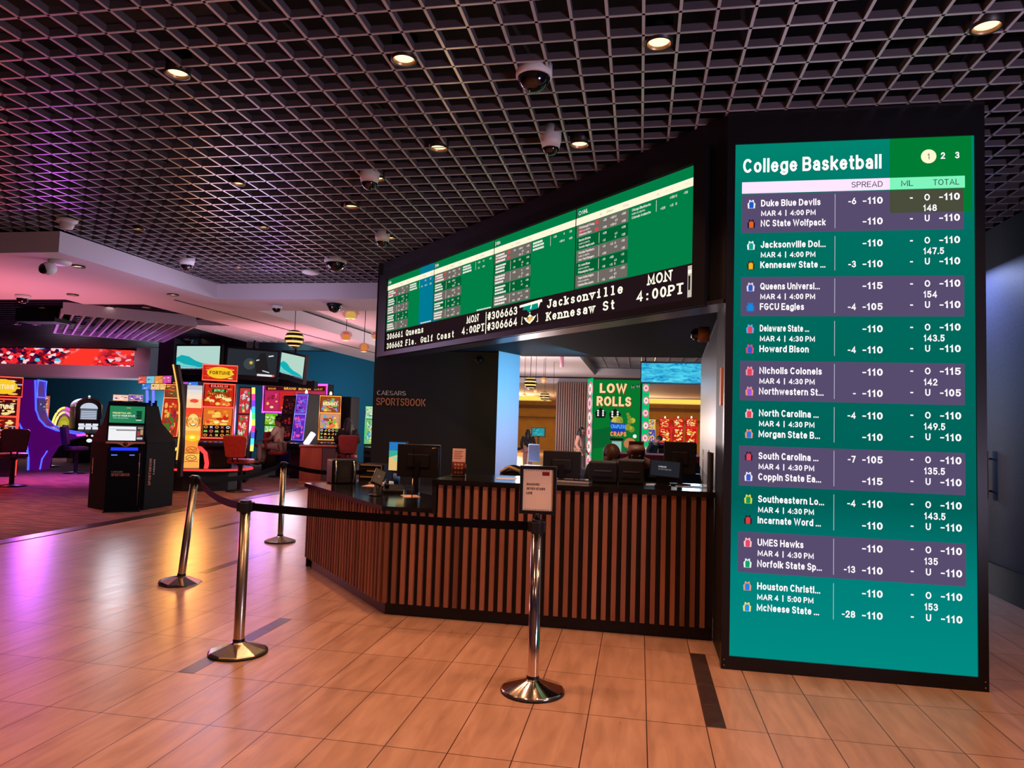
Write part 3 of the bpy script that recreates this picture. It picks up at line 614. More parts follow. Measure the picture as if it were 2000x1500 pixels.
t = thing('queue_post', 'leaning steel belt post with a dark octagonal base plate', 'queue post', (*PN, 0), 0, POSTG); post_parts(t, STEEL, CHROME, 8)
t.rotation_euler = (0, R(5.2), 0); a = (PN[0]+.09, PN[1])
belt(t, (a[0]+.03, a[1]-.02, 0), (PL[0]-.03, PL[1]+.03, 0), .05, BELT2)
tn = t
t = thing('queue_post', 'brushed steel belt post between the leaning post and the low counter end', 'queue post', (*PF, 0), 0, POSTG); post_parts(t, STEEL, STEEL, 10)
belt(t, (PF[0]-.01, PF[1]-.05, 0), (PN[0]+.09, PN[1]+.05, 0), .06, BELT)
q = C0+LV*(LL+.02)-LNn*.55
belt(t, (PF[0]+.04, PF[1], 0), (q.x-.02, q.y+.3, 0), .05, BELT, .922, .93, 'belt')
# framed sign on the central post
t = thing('sign_holder', 'black framed DIAMOND/ SEVEN STARS LINE notice on the shiny post', 'sign', (PC[0], PC[1]-.0, .962), R(4))
g = G(); g.lathe([(0, 0), (.016, 0), (.016, .035), (0, .035)], BLACKM, seg=14); g.build('socket', t)
g = G(); g.box(-.106, .106, -.012, .012, .03, .05, BLACKM).box(-.106, .106, -.012, .012, .284, .304, BLACKM).box(-.106, -.086, -.012, .012, .05, .284, BLACKM).box(.086, .106, -.012, .012, .05, .284, BLACKM).box(-.086, .086, .002, .010, .05, .284, BLACK); g.build('frame', t, .002)
g = G(); PAP = mat('sign_paper', (255, 226, 190), .6); g.box(-.086, .086, -.004, .002, .05, .284, PAP); g.frame((-.078, -.004, .05)); g.lift(); INK = mat('ink', (40, 26, 24), .6)
for k, s_ in enumerate(('DIAMOND/', 'SEVEN STARS', 'LINE')): g.text(s_, .012, .142-.025*k, .0140, INK, bold=.05, w=(.075, .107, .034)[k])
g.rect(.1, .2, .142, .222, mat('red_label', (150, 30, 28), .5)); 
for k in range(10):
    for zz in (.004, .226): g.poly([(.004+k*.0145, zz), (.012+k*.0145, zz), (.008+k*.0145, zz+.005)], INK)
g.build('notice', t)
# ------------------------------------------------------------------ ceiling fittings
DLG = 'recessed downlights in the ceilings'
HOUS = mat('downlight_housing', (38, 34, 34), .4, .5); RIM = mat('downlight_rim', (190, 150, 110), .35, .6)
def downlight(u, v, z, label, r=.062, glow=(255, 216, 156), power=SPOT_W, s=2.4):
    p = at(u, v, z=z); t = thing('downlight', label, 'downlight', (p.x, p.y, z), 0, DLG)
    g = G(); g.lathe([(r*1.06, .0), (r*1.22, .0), (r*1.22, .14), (0, .14), (0, .12), (r*1.04, .12), (r*1.06, 0)], HOUS); g.build('housing', t)
    g = G(); g.lathe([(r*1.04, .004), (r*.86, .02), (r*.86, .028), (r*1.04, .012)], RIM); g.build('reflector', t)
    g = G(); g.lathe([(0, .016), (r*.88, .018)], E(glow, s)); g.build('lens', t)
    if power:
        l = lamp('SPOT', 'downlight_beam', (p.x, p.y, z-.02), power, WARM, .06, spot_size=R(118), spot_blend=.75); 
    return t
for u, v, lb in ((347, 146, 'lit downlight alone in the upper grid above the queue posts'), (789, 119, 'lit downlight in the grid beside the biggest camera dome'), (1287, 87, 'lit downlight in the grid high above the tall LED screen and counter'),
                 (1927, 55, 'lit downlight in the grid corner beyond the tall LED screen'), (857, 291, 'lit downlight centred in the grid above the odds board ticker'), (1132, 284, 'lit downlight beside the white pendant camera'),
                 (735, 350, 'lit downlight touching a small white dome camera'), (687, 405, 'lit downlight in the grid up from the striped pendant')):
    downlight(u, v, 3.585, lb, power=SPOT_W*{347: 1.1, 789: 1.2, 1287: 1.2, 1927: 1.0, 857: .6, 1132: .6, 735: .3, 687: 1.5}[u])
for u, v, lb in ((763, 466, 'small lit downlight next to the dome camera nearest the odds board'), (272, 449, 'small lit downlight in the grid near the white soffit edge'), (465, 360, 'small lit downlight half hidden by grid blades'),
                 (514, 445, 'small lit downlight in the middle of the far grid'), (466, 523, 'small lit downlight near the inner soffit corner')):
    downlight(u, v, 3.585, lb, .05, power=SPOT_W*.2)
for u, v, lb in ((152, 522, 'lit downlight in the white soffit by the turret camera'), (142, 577, 'slim lit downlight at the rim of the pink soffit'), (338, 577, 'slim lit downlight by the black slot in the soffit')):
    downlight(u, v, 3.332, lb, .07, (255, 236, 210), 0)
for i, (u, v) in enumerate(((84, 602), (154, 603), (215, 601), (285, 601), (70, 635), (32, 634), (43, 618), (360, 620), (378, 637), (435, 638), (500, 652), (394, 663), (300, 668), (122, 649))):
    downlight(u, v, 3.50, 'tiny lit downlight among the dark slats of the casino ceiling', .07, (255, 235, 215), 0, 2)
for k, (x, y, q) in enumerate(((-4.6, 2.4, .7), (-1.6, 1.6, 1.2), (1.4, 2.2, 1.2), (-3.2, .6, 1), (.6, .4, 1.2), (2.8, 3.4, .6))):   # the same grid lamps behind and above the viewpoint
    lamp('SPOT', 'downlight_beam', (x, y, 3.56), SPOT_W*q, WARM, .06, spot_size=R(118), spot_blend=.75)

CAMG = 'security cameras'
def dome(u, v, z, r, label, style='white', name='dome_camera'):
    p = at(u, v, z=z); t = thing(name, label, 'security camera', (p.x, p.y, z), 0, CAMG)
    wm = WHITE if style != 'black' else BLACKM
    g = G()
    if style == 'big': g.lathe([(0, .07), (r*1.12, .07), (r*1.12, .0), (r*.98, -.01), (r*.92, .02)], wm); hgt = 0
    elif style == 'cup': g.lathe([(0, .1), (r*1.25, .1), (r*1.2, 0), (r*1.0, -.06), (r*.95, -.05)], wm); hgt = -.05
    else: g.lathe([(0, 0), (r*1.2, 0), (r*1.25, -.01), (r*1.1, -.05), (r*.9, -.055)], wm); hgt = -.045
    g.build('housing', t)
    g = G(); n = 8; g.lathe([(r*math.cos(PI/2*k/n), hgt-r*.95*math.sin(PI/2*k/n)) for k in range(n+1)], SMOKE); g.build('dome', t)
    return t
dome(1043, 150, 3.58, .098, 'largest dark dome camera with white collar in the ceiling grid', 'big')
dome(1076, 275, 3.56, .062, 'white cup shaped camera between two downlights above the odds board', 'cup')
dome(722, 345, 3.58, .07, 'white dome camera touching a yellow downlight', 'cup')
dome(747, 463, 3.58, .07, 'small white dome camera just off the odds board corner', 'cup')
dome(365, 510, 3.58, .085, 'white dome camera near the slanting soffit edge', 'cup')
dome(655, 513, 3.58, .13, 'dark dome camera in white ring low in the grid', 'big')
dome(45, 577, 3.345, .09, 'white dome camera on the soffit close to its inner rim')
dome(541, 597, 3.345, .075, 'small white dome camera on the soffit above the striped pendant')
dome(653, 594, 3.345, .1, 'black dome camera on the soffit beside the glass pendants', 'black')
dome(368, 662, 3.55, .11, 'small dome camera hanging by the first television')
p = at(607, 531, z=3.59); g = G(); g.lathe([(0, .02), (.12, .02), (.12, -.02), (.09, -.03), (0, -.03)], WHITE); o = g.build('wireless_access_point'); o.location = p; tag(o, 'flat white disc unit fixed under the grid', 'access point')
p = at(131, 434, z=3.58); t = thing('smoke_detector', 'white smoke detector at the tip of the soffit corner', 'detector', p); g = G(); g.lathe([(0, .03), (.11, .03), (.1, -.0), (.06, -.01)], WHITE); g.build('plate', t); g = G(); g.lathe([(.06, 0), (.075, -.03), (.06, -.07), (0, -.075)], WHITE, seg=12); g.build('sensor', t)
p = at(117, 510, z=3.35); t = thing('turret_camera', 'white turret camera with black eye under the soffit corner', 'security camera', p, 0, CAMG)
g = G(); g.lathe([(0, .0), (.13, .0), (.125, -.03), (.07, -.05), (0, -.05)], WHITE); g.build('mount', t)
g = G(); g.ball((-.06, -.09, -.11), .085, WHITE); g.build('body', t); g = G(); g.ball((-.085, -.145, -.125), .066, BLACKG, (1, .6, 1)); g.build('lens', t)
p = at(1365, 653, y=5.8); t = thing('wall_camera', 'pale round camera on the inner side of the LED tower', 'security camera', (p.x+.02, p.y, p.z), 0, CAMG)
g = G(); g.M = Matrix.Rotation(-PI/2, 4, 'Y'); g.lathe([(0, -.06), (.062, -.06), (.062, .02), (.05, .03)], mat('camera_beige', (190, 150, 120), .5)); g.build('housing', t)
g = G(); g.M = Matrix.Rotation(-PI/2, 4, 'Y'); g.lathe([(.05, .03), (.045, .06), (.025, .08), (0, .085)], SMOKE); g.build('dome', t)
p = at(936, 703, y=8.84); t = thing('wall_camera', 'small dark round camera high on the black booth wall', 'security camera', p, 0, CAMG)
g = G(); g.M = Matrix.Rotation(PI/2, 4, 'X'); g.lathe([(0, 0), (.056, 0), (.05, .03), (.04, .035)], mat('grey_ring', (70, 70, 74), .4)); g.build('housing', t)
g = G(); g.M = Matrix.Rotation(PI/2, 4, 'X'); g.lathe([(.04, .034), (.028, .055), (0, .062)], SMOKE); g.build('dome', t)

# white slatted frames hung from the casino ceiling
def pergola(A, u_, w_, L, n, label):
    A = Vector(A); u_ = Vector(u_).normalized(); v_ = Vector((-u_.y, u_.x, 0)); t = thing('hanging_slat_canopy', label, 'ceiling canopy', A, 0, 'hung slat canopies'); WP = mat('canopy_white', (214, 196, 206), .6)
    def bar(p, q, wd, z0, z1, g): d = (q-p).normalized(); s_ = Vector((-d.y, d.x, 0))*wd/2; g.prism([((p-s_).x, (p-s_).y), ((q-s_).x, (q-s_).y), ((q+s_).x, (q+s_).y), ((p+s_).x, (p+s_).y)], 'z', z0, z1, WP)
    O = Vector((0, 0, 0)); g = G(); bar(O, u_*w_, .05, 0, .22, g); bar(v_*L, v_*L+u_*w_, .05, 0, .12, g); bar(O, v_*L, .05, 0, .1, g); bar(u_*w_, u_*w_+v_*L, .05, 0, .1, g); g.build('frame', t)
    g = G(); [bar(u_*(w_*(k+1)/(n+1)), u_*(w_*(k+1)/(n+1))+v_*L, .035, 0, .09, g) for k in range(n)]; g.build('slat_row', t)
    for k in (0, 1): g = G(); g.tube([u_*(w_*(.15+.7*k)), u_*(w_*(.15+.7*k))+Vector((0, 0, .55))], .008, BLACKM, 6); g.build('hanger', t)
pergola((-10.6, 11.3, 3.30), (1, 1, 0), 2.3, 4.1, 12, 'white slatted canopy hung under the purple casino ceiling')
pergola((-9.6, 13.4, 3.40), (1, .1, 0), 1.2, 3.0, 5, 'smaller dark lilac slat canopy beside the pink soffit rim')
p = at(85, 619, z=3.35); g = G(); g.box(-.45, .45, -.2, .2, -.12, .14, BLACK); o = g.build('ceiling_speaker'); o.location = p; tag(o, 'black box speaker hung beside the white slat canopy', 'speaker')

# curved LED ribbon on the mauve bulkhead
def confetti():
    m = bpy.data.materials.new('led_ribbon_picture'); m.use_nodes = True; nt = m.node_tree; L = nt.links.new
    for n in list(nt.nodes): nt.nodes.remove(n)
    o = nt.nodes.new('ShaderNodeOutputMaterial'); e = nt.nodes.new('ShaderNodeEmission'); tc = nt.nodes.new('ShaderNodeTexCoord')
    mp = nt.nodes.new('ShaderNodeMapping'); mp.inputs['Scale'].default_value = (1, 1, 1.9); v = nt.nodes.new('ShaderNodeTexVoronoi'); v.inputs['Scale'].default_value = 6.5
    cr = nt.nodes.new('ShaderNodeValToRGB'); els = cr.color_ramp.elements
    for p_, c in ((.0, (40, 10, 40)), (.22, (230, 40, 50)), (.45, (120, 10, 30)), (.6, (250, 200, 205)), (.72, (40, 14, 60)), (.84, (60, 190, 230)), (.93, (250, 120, 130))):
        el = els.new(p_); el.color = (*lin(c), 1)
    els.remove(els[0]); els[-1].color = (*lin((250, 60, 60)), 1); cr.color_ramp.interpolation = 'CONSTANT'
    n2 = nt.nodes.new('ShaderNodeTexNoise'); n2.inputs['Scale'].default_value = .55; c2 = nt.nodes.new('ShaderNodeValToRGB'); c2.color_ramp.elements[0].position = .52; c2.color_ramp.elements[1].position = .6
    mx = nt.nodes.new('ShaderNodeMix'); mx.data_type = 'RGBA'; mx.inputs['B'].default_value = (*lin((255, 52, 40)), 1)
    L(tc.outputs['Object'], mp.inputs[0]); L(mp.outputs[0], v.inputs['Vector']); L(v.outputs['Color'], cr.inputs[0]); L(tc.outputs['Object'], n2.inputs['Vector']); L(n2.outputs['Fac'], c2.inputs[0])
    L(c2.outputs[0], mx.inputs['Factor']); L(cr.outputs[0], mx.inputs['A']); L(mx.outputs['Result'], e.inputs[0]); L(e.outputs[0], o.inputs[0]); e.inputs[1].default_value = 1.1; return m
t = thing('led_ribbon', 'curved LED ribbon of red and white confetti above the casino', 'screen', (-18, 20.5, 3.28))
pts = [Vector((x-0, -.25+(20.35-.06*math.cos((x+2)*.5)-20.5) if x < 1.2 else .0+.9*((x-1.2)/1.1)**2-.15, 0)) for x in [-14+.4*k for k in range(40)]]
g = G(); g.band(pts, .53, .1, confetti()); g.build('screen', t); g = G(); g.band([p+Vector((0, .08, .36)) for p in pts], .18, .16, BLACK); g.build('casing', t)

# televisions on the ring over the slots
WAVE = [((178, 214, 206), (20, 168, 178)), ((40, 44, 50), (66, 66, 70)), ((182, 216, 202), (20, 178, 184))]
TVL = ('wall television showing a turquoise wave, next to the purple topped sign', 'dark television in the middle of the hanging ring', 'tilted wave television beside the striped pendant lamp')
for k, (a, b, c) in enumerate((((346, 676), (430, 676), (430, 722)), ((444, 680), (541, 688), (541, 737)), ((548, 688), (593, 698), (587, 741)))):
    A, B, C = at(*a, y=(16.3, 16.0, 16.4)[k]), at(*b, y=(16.1, 16.4, 15.6)[k]), at(*c, y=(16.1, 16.4, 15.6)[k])
    w_ = math.hypot((B-A).x, (B-A).y); h_ = B.z-C.z; yaw = math.atan2(B.y-A.y, B.x-A.x); sl = (B.z-A.z)
    t = thing('television', TVL[k], 'television', (A.x, A.y, A.z-h_), yaw, 'hanging ring of televisions'); t.rotation_euler[1] = -math.atan2(sl, w_)
    g = G(); g.box(-.05, w_+.05, 0, .09, -.12, h_+.05, BLACK); g.build('casing', t, .008); g = G(); g.tube([(w_/2, .06, h_+.04), (w_/2, .06, 3.56-A.z+h_)], .025, BLACKM, 8); g.build('hanger', t)
    g = G(); bg, wv = WAVE[k]; g.box(0, w_, -.004, .02, 0, h_, E(bg)); g.frame((0, -.004, 0), step=.002); g.lift(); P = lambda q: [(x*w_, z*h_) for x, z in q]
    if k != 1:
        g.poly(P([(0, .08), (0, .5), (.12, .62), (.3, .55), (.45, .38), (.6, .28), (.8, .22), (.95, .14), (1, .08)]), E(wv)); g.lift()
        g.poly(P([(.02, .1), (.03, .36), (.2, .22), (.5, .12), (.5, .1)]), E((120, 206, 206))); g.rect(0, 0, w_, .06*h_, E((30, 40, 50))); g.rect(.1*w_, .035*h_, .6*w_, .075*h_, E((200, 220, 220))); g.rect(.66*w_, 0, w_, .07*h_, E((120, 120, 150)))
    else:
        g.disc(.45*w_, .45*h_, .12*w_, E((60, 70, 70))); g.lift(); g.disc(.48*w_, .5*h_, .035*w_, E((220, 170, 80))); g.poly(P([(.55, .5), (.65, .9), (.75, .95), (.8, .6), (.85, .2), (.6, .1)]), E((34, 30, 32))); g.lift()
        g.line(P([(.82, .8), (.92, .84)]), .03, E((220, 226, 226))); g.line(P([(.58, .6), (.64, .64)]), .03, E((200, 206, 206))); g.line(P([(.72, .22), (.86, .16)]), .025, E((210, 210, 210)))
        g.rect(.62*w_, -.0, .95*w_, .08*h_, E((236, 226, 232))); g.rect(.92*w_, 0, .97*w_, .08*h_, E((230, 80, 80)))
    g.build('screen', t)
t = thing('television_ring', 'dark curved ring carrying the hanging televisions', 'television mount', (0, 0, 0))
A, B = at(330, 733, y=16.6), at(600, 748, y=16.6); g = G(); pts = [A.lerp(B, k/12)+Vector((0, -.3*math.sin(PI*k/12)+.16, 0)) for k in range(13)]
g.band([p+Vector((0, .35, -.02)) for p in pts], .2, .4, BLACKM); g.build('ring', t); g = G(); g.band([p+Vector((0, .09, .07)) for p in pts], .025, .03, mat('chrome_strip', (190, 180, 200), .2, .9)); g.build('trim_strip', t)
g = G(); g.box(A.x+.6, A.x+2.0, 16.9, 17.5, A.z-.1, 3.515, mat('ring_core', (62, 44, 52), .6)); g.box(A.x-.35, A.x+.1, 16.6, 17.4, A.z-.4, 3.515, mat('ring_core', (0, 0, 0))); g.build('core', t)

# pendant lamps
def cord(g, z0, z1, r=.006): g.tube([(0, 0, z0), (0, 0, z1)], r, BLACKM, 6)
def striped(p, r, label, top=3.66, group='striped globe pendants'):
    t = thing('globe_pendant', label, 'pendant lamp', p, 0, group)
    g = G(); g.ball((0, 0, 0), r*.93, E((246, 206, 120), 1.2), seg=24, rings=16); g.build('inner_globe', t)
    g = G()
    for k in range(5):
        a0 = -1.35+k*.56; n = 4
        g.lathe([(r*math.cos(a0+.3*i/n), r*math.sin(a0+.3*i/n)) for i in range(n+1)]+[(r*.95*math.cos(a0+.3*(n-i)/n), r*.95*math.sin(a0+.3*(n-i)/n)) for i in range(n+1)], mat('bronze_band', (52, 34, 18), .3, .7), seg=28)
    g.build('bronze_hoop', t); g = G(); cord(g, r, top-p.z); g.build('cord', t)
striped(at(575, 662, y=11.9), .17, 'gold globe pendant with dark bronze stripes near the odds board')
AMB = 'amber glass pendants'
def amber(p, r, label, c1=(236, 140, 60), c2=(214, 84, 110), flat=.85, top=3.66):
    t = thing('glass_pendant', label, 'pendant lamp', p, 0, AMB)
    g = G(); g.lathe([(r*.35, -r*flat), (r*.8, -r*.6*flat), (r, 0), (r*.85, r*.55*flat), (r*.4, r*.85*flat), (0, r*.88*flat)], mat('amber_glass', (236, 150, 90), .08, alpha=.35, coat=1), seg=20); g.build('shade', t)
    g = G(); g.ball((0, 0, -r*.2), r*.6, E(c1, 1.1), (1, 1, .8)); g.ball((0, 0, r*.3), r*.5, E(c2, .9), (1, 1, .6)); g.build('bulb', t)
    g = G(); g.lathe([(0, -r*flat*1.0), (r*.5, -r*flat*.98)], E((255, 236, 190), 1.6)); g.build('diffuser', t); g = G(); cord(g, r*.8, top-p.z); g.build('cord', t)
amber(at(685, 612, y=11.6), .16, 'flattened gold glass pendant, highest of the glass lamps', (226, 180, 90), (200, 150, 70), .62)
amber(at(676, 655, y=12.6), .12, 'pink topped amber glass pendant above the gold striped globe level')
amber(at(711, 678, y=12.4), .105, 'amber glass pendant, lowest by the black booth wall', (240, 140, 60), (240, 150, 90))
amber(at(735, 655, y=12.6), .10, 'pink glass pendant half hidden by the odds board end')
# ------------------------------------------------------------------ betting kiosk
KB = mat('kiosk_black', (13, 13, 16), .7, spec=.15)
yaw = math.atan2(.30, .371)
t = thing('betting_kiosk', 'black self service betting kiosk with green and white screens on the carpet', 'kiosk', (-7.72, 9.58, 0), yaw)
g = G(); iv = frontm((-7.72, 9.58, 0), yaw).inverted()
pl = [iv @ Vector((x, y, 0)) for x, y in ((-7.90, 9.50), (-7.52, 9.80), (-7.53, 10.5), (-7.9, 10.9), (-8.6, 10.4), (-8.47, 9.76))]
g.prism([(q.x, q.y) for q in pl], 'z', 0, 1.04, KB)
lv = [(1.04, 1.0, 0), (1.14, .94, .02), (1.34, .70, .05), (1.62, .60, .07)]; n_ = len(pl); g.add([(q.x*k_, q.y*k_+o_, z_) for z_, k_, o_ in lv for q in pl], [(a_*n_+i, a_*n_+(i+1) % n_, (a_+1)*n_+(i+1) % n_, (a_+1)*n_+i) for a_ in range(3) for i in range(n_)]+[tuple(3*n_+i for i in range(n_))], KB)
g.build('enclosure', t, .01)
g = G(); g.box(-.235, .235, -.14, .2, .02, .98, KB).box(-.215, .215, -.10, .2, .98, 1.10, KB); g.box(-.25, .25, -.14, .2, 0, .02, BLACKM); g.build('front_cabinet', t, .006)
g = G(); g.tube([(.2, -.142, .1), (.2, -.142, .9)], .006, STEEL, 6); [g.box(.19, .21, -.148, -.14, z, z+.02, STEEL) for z in (.55, .72, .86)]; g.build('door_hinge', t)
g = G(); g.frame((-.235, -.14, 0)); g.lift(); g.text('CAESARS', .07, .600, .022, E((150, 140, 136)), bold=-.003, w=.15); g.text('SPORTSBOOK', .07, .545, .042, E((138, 100, 84)), w=.245)
for m_ in list(g.ms): pass
g.ms = [mat('decal_silver', (225, 212, 204), .5), mat('decal_copper', (214, 138, 100), .5)]; g.build('decal', t)
for sx, wx in ((.37, 0), (-.42, 1)):
    a = iv @ Vector(((-7.52, 9.95, 0), (-8.30, 9.66, 0))[wx]); b = iv @ Vector(((-7.525, 10.2, 0), (-8.42, 9.74, 0))[wx])
    if wx: a, b = b, a
    g = G(); d = (b-a); g.frame(a+Vector((0, 0, .38)), (0, 0, 1), -d); g.lift(); g.lift(); g.lift(); g.ms = []; g.text('SPORTSBOOK', 0, .02, .06, mat('decal_copper', (0, 0, 0)), w=.42); g.text('CAESARS', .16, -.06, .035, mat('decal_silver', (0, 0, 0)), w=.24); g.build('decal', t)
g = G(); g.box(-.26, .26, -.06, .12, 1.32, 1.665, KB); g.build('upper_monitor', t, .01)
up = t.children[-1]
g = G(); g.frame((-.235, -.061, 1.345)); g.rect(0, 0, .47, .255, E((38, 132, 88))); g.lift()
g.text('FREE BETTING APP!', .04, .135, .026, E((250, 240, 160)), bold=.03, w=.24); g.text('24/7 IN YOUR STATE', .04, .095, .026, E((250, 252, 250)), bold=.03, w=.30); g.text('Place a bet at the kiosk', .05, .066, .016, E((190, 220, 200)), w=.2)
for k in range(5): g.rect(.355+.006*(k % 2), .06+.026*k, .43, .08+.026*k, E((18, 26, 24)))
g.rect(.355, .04, .43, .052, E((220, 240, 230))); g.rect(.22, .225, .28, .233, E((210, 190, 90))); g.build('screen', up)
tl = R(12)
g = G(); g.M = Matrix.Translation((0, -.11, 1.06)) @ Matrix.Rotation(-tl, 4, 'X'); g.box(-.26, .26, 0, .05, 0, .27, KB); g.frame((-.235, -.0012, .02)); g.rect(0, 0, .365, .215, E((236, 236, 238), 1.05)); g.rect(.365, 0, .47, .225, E((46, 44, 50))); g.rect(0, .215, .47, .232, E((60, 60, 66))); g.lift()
g.rect(.1, .15, .36, .165, E((96, 96, 104))); g.rect(.02, .17, .34, .176, E((176, 176, 180))); g.rect(.38, .07, .42, .15, E((170, 60, 60))); g.rect(.425, .09, .46, .17, E((190, 150, 110))); g.rect(.38, .02, .455, .05, E((200, 200, 205))); g.rect(.385, .18, .46, .21, E((150, 140, 120))); g.build('touch_screen', t)
g = G(); n = 24; top = []; bot = []
for k in range(n+1):
    x = -.26+.52*k/n; d = .05*math.exp(-((x)/.07)**2); top.append((x, 1.062)); bot.append((x, 1.035-d))
g.prism(top+bot[::-1], 'y', -.165, -.11, COPPER); g.build('trim_bar', t); g = G(); g.M = Matrix.Translation((0, -.167, 1.03)) @ Matrix.Rotation(PI/2, 4, 'X'); g.lathe([(0, 0), (.032, 0), (.032, .006), (0, .01)], mat('badge', (110, 64, 44), .3, .8)); g.build('badge', t)
g = G(); g.box(-.19, .17, -.146, -.1, .93, .975, mat('kiosk_blue', (20, 30, 160), .3, emit=(24, 50, 250), strength=1.3)); g.box(-.18, -.1, -.144, -.1, .855, .868, E((90, 120, 255), 1.5)); g.box(.06, .13, -.144, -.1, .855, .868, E((90, 120, 255), 1.5)); g.build('light_strip', t)

# ------------------------------------------------------------------ slot machines
def busy(g, x0, z0, x1, z1, pal, n=18, seed=1, round_=True):
    rn = random.Random(seed); W_, Hh = x1-x0, z1-z0; e0 = g.eps; g.lift()
    for k in range(n):
        c = E(rn.choice(pal)); a, b = rn.uniform(.03, .14)*W_, rn.uniform(.025, .09)*Hh
        cx, cz = x0+rn.uniform(.12, .88)*W_, z0+rn.uniform(.1, .9)*Hh; a = min(a, cx-x0, x1-cx); b = min(b, cz-z0, z1-cz)
        if round_ and rn.random() < .55: g.disc(cx, cz, a, c, b, 12)
        else: g.rect(cx-a, cz-b*.6, cx+a, cz+b*.6, c)
        g.eps += g.step*1.6/n
    g.eps = e0
def reels(g, x0, z0, x1, z1, back, seed=2, cols=5, rows=3):
    rn = random.Random(seed); g.rect(x0, z0, x1, z1, E(back)); e0 = g.eps; g.lift(); cw, rh = (x1-x0)/cols, (z1-z0)/rows
    for i in range(cols):
        for j in range(rows):
            cx, cz = x0+cw*(i+.5), z0+rh*(j+.5); q = rn.random(); c = E(rn.choice([(240, 210, 90), (230, 110, 90), (220, 220, 230), (130, 210, 90), (240, 150, 60)]))
            if q < .45: g.text(rn.choice(['Q', 'K', 'J', 'A', '10', '9']), cx, cz-rh*.27, rh*.56, c, 'c', .05, min(cw*.7, rh*.6))
            elif q < .75: g.ring(cx, cz, cw*.36, cw*.14, c, rh*.34, 12)
            else: g.poly([(cx-cw*.36, cz-rh*.25), (cx+cw*.36, cz-rh*.25), (cx+cw*.2, cz+rh*.3), (cx, cz+rh*.12), (cx-cw*.2, cz+rh*.3)], c)
    g.eps = e0
def neon(g, pts, r, c, s=2.2, closed=False): g.tube(pts, r, E(c, s), 6, closed)
def rectloop(x0, z0, x1, z1, y): return [(x0, y, z0), (x1, y, z0), (x1, y, z1), (x0, y, z1)]
SLG = 'slot machines of the casino floor'
def slot(label, loc, yaw, w, h, pal, z0=0.0, d=.62, name='slot_machine', neon_c=None, ns=2.2, top=.27, split=.56, body=None, topper=None, lamp_=False, seed=1, title=None, title_c=(255, 240, 190), belly=None, group=SLG, rl=None, deck=True, zs=.92):
    """upright cabinet: base, protruding button deck, lower and upper screen, optional topper"""
    body = body or BLACKM; t = thing(name, label, 'slot machine', loc, yaw, group); hw = w/2
    hm = h if not topper else h-topper; zt = hm-.03
    prof = [(0, 0), (d, 0), (d, hm), (.16, hm), (.02, zs), (-.16, zs-.06), (-.16, zs-.13), (.0, zs-.2)]
    g = G(); g.prism(prof, 'x', -hw, hw, body); g.build('cabinet', t, .012)
    yl = lambda z: .02+.14*(z-zs)/(hm-zs)
    uz = Vector((0, .14, hm-zs)).normalized(); zmid = zs+(zt-zs)*split
    g = G(); g.frame((-hw, yl(zs), zs), (1, 0, 0), uz, .002); g.lift(); L_ = math.hypot(.14, hm-zs); lo, mi, hi = .03, L_*split, L_*.975; m = w*.075
    g.rect(m, lo, w-m, mi-.015, E(pal[0])); busy(g, m, lo, w-m, mi-.015, pal[1:], 44, seed)
    if rl: g.lift(); g.lift(); g.lift(); reels(g, m*1.2, lo+.02, w-m*1.2, lo+(mi-lo)*rl, (30, 8, 14), seed)
    g.build('lower_screen', t)
    g = G(); g.frame((-hw, yl(zs), zs), (1, 0, 0), uz, .002); g.lift(); g.rect(m, mi+.015, w-m, hi, E(pal[1])); busy(g, m, mi+.015, w-m, hi, [pal[0]]+pal[2:], 40, seed+5)
    if title: g.lift(); g.lift(); g.lift(); g.lift(); g.text(title, w/2, mi+(hi-mi)*.45, min(.1, (hi-mi)*.3), E(title_c, 1.1), 'c', .04, w*.66)
    g.build('upper_screen', t)
    if neon_c:
        P = lambda x, q: Vector((-hw+x, yl(zs), zs))+uz*q+Vector((0, -.012, 0))
        g = G()
        for a_, b_ in ((lo, mi), (mi+.01, hi)): neon(g, [P(m*.45, a_), P(w-m*.45, a_), P(w-m*.45, b_), P(m*.45, b_)], w*.024, neon_c, ns, True)
        g.build('neon_edge', t)
    if deck:
        g = G(); g.box(-hw*.96, hw*.96, -.15, .02, zs-.058, zs-.048, BLACKG); rn = random.Random(seed)
        for k in range(5): g.box(-hw*.7+k*hw*.3, -hw*.7+k*hw*.3+hw*.2, -.12, -.05, zs-.048, zs-.038, E(rn.choice([(240, 230, 210), (120, 130, 240), (240, 120, 80)]), 1))
        g.build('button_deck', t)
    g = G(); g.frame((-hw*.86, -.0015, .08)); g.rect(0, 0, hw*1.72, zs-.36, E(belly) if belly else BLACKG); g.build('belly_panel', t)
    if topper:
        g = G(); g.box(-hw*1.06, hw*1.06, .08, .3, hm+.03, h, body).box(-.06, .06, .12, .24, hm, hm+.03, body); g.build('topper', t, .015); tp = t.children[-1]
        g = G(); g.frame((-hw*1.02, .078, hm+.045), step=.002); W_, T_ = hw*2.04, topper-.06; g.rect(0, 0, W_, T_, E(pal[1])); busy(g, 0, 0, W_, T_, pal[2:], 20, seed+9)
        if title: g.lift(); g.lift(); g.lift(); g.disc(W_/2, T_/2, W_*.38, E((250, 200, 40)), T_*.4); g.lift(); g.text(title, W_/2, T_*.38, T_*.24, E(title_c), 'c', .04, W_*.6)
        g.build('sign_face', tp)
        if neon_c: g = G(); neon(g, rectloop(-hw*1.03, hm+.04, hw*1.03, h-.01, .072), w*.022, neon_c, ns, True); g.build('neon_edge', tp)
    if lamp_: g = G(); g.lathe([(0, 0), (.035, 0), (.035, .05), (.02, .09), (0, .1)], E((255, 240, 220), 1.3), (0, .3, h)); g.build('candle_lamp', t)
    return t
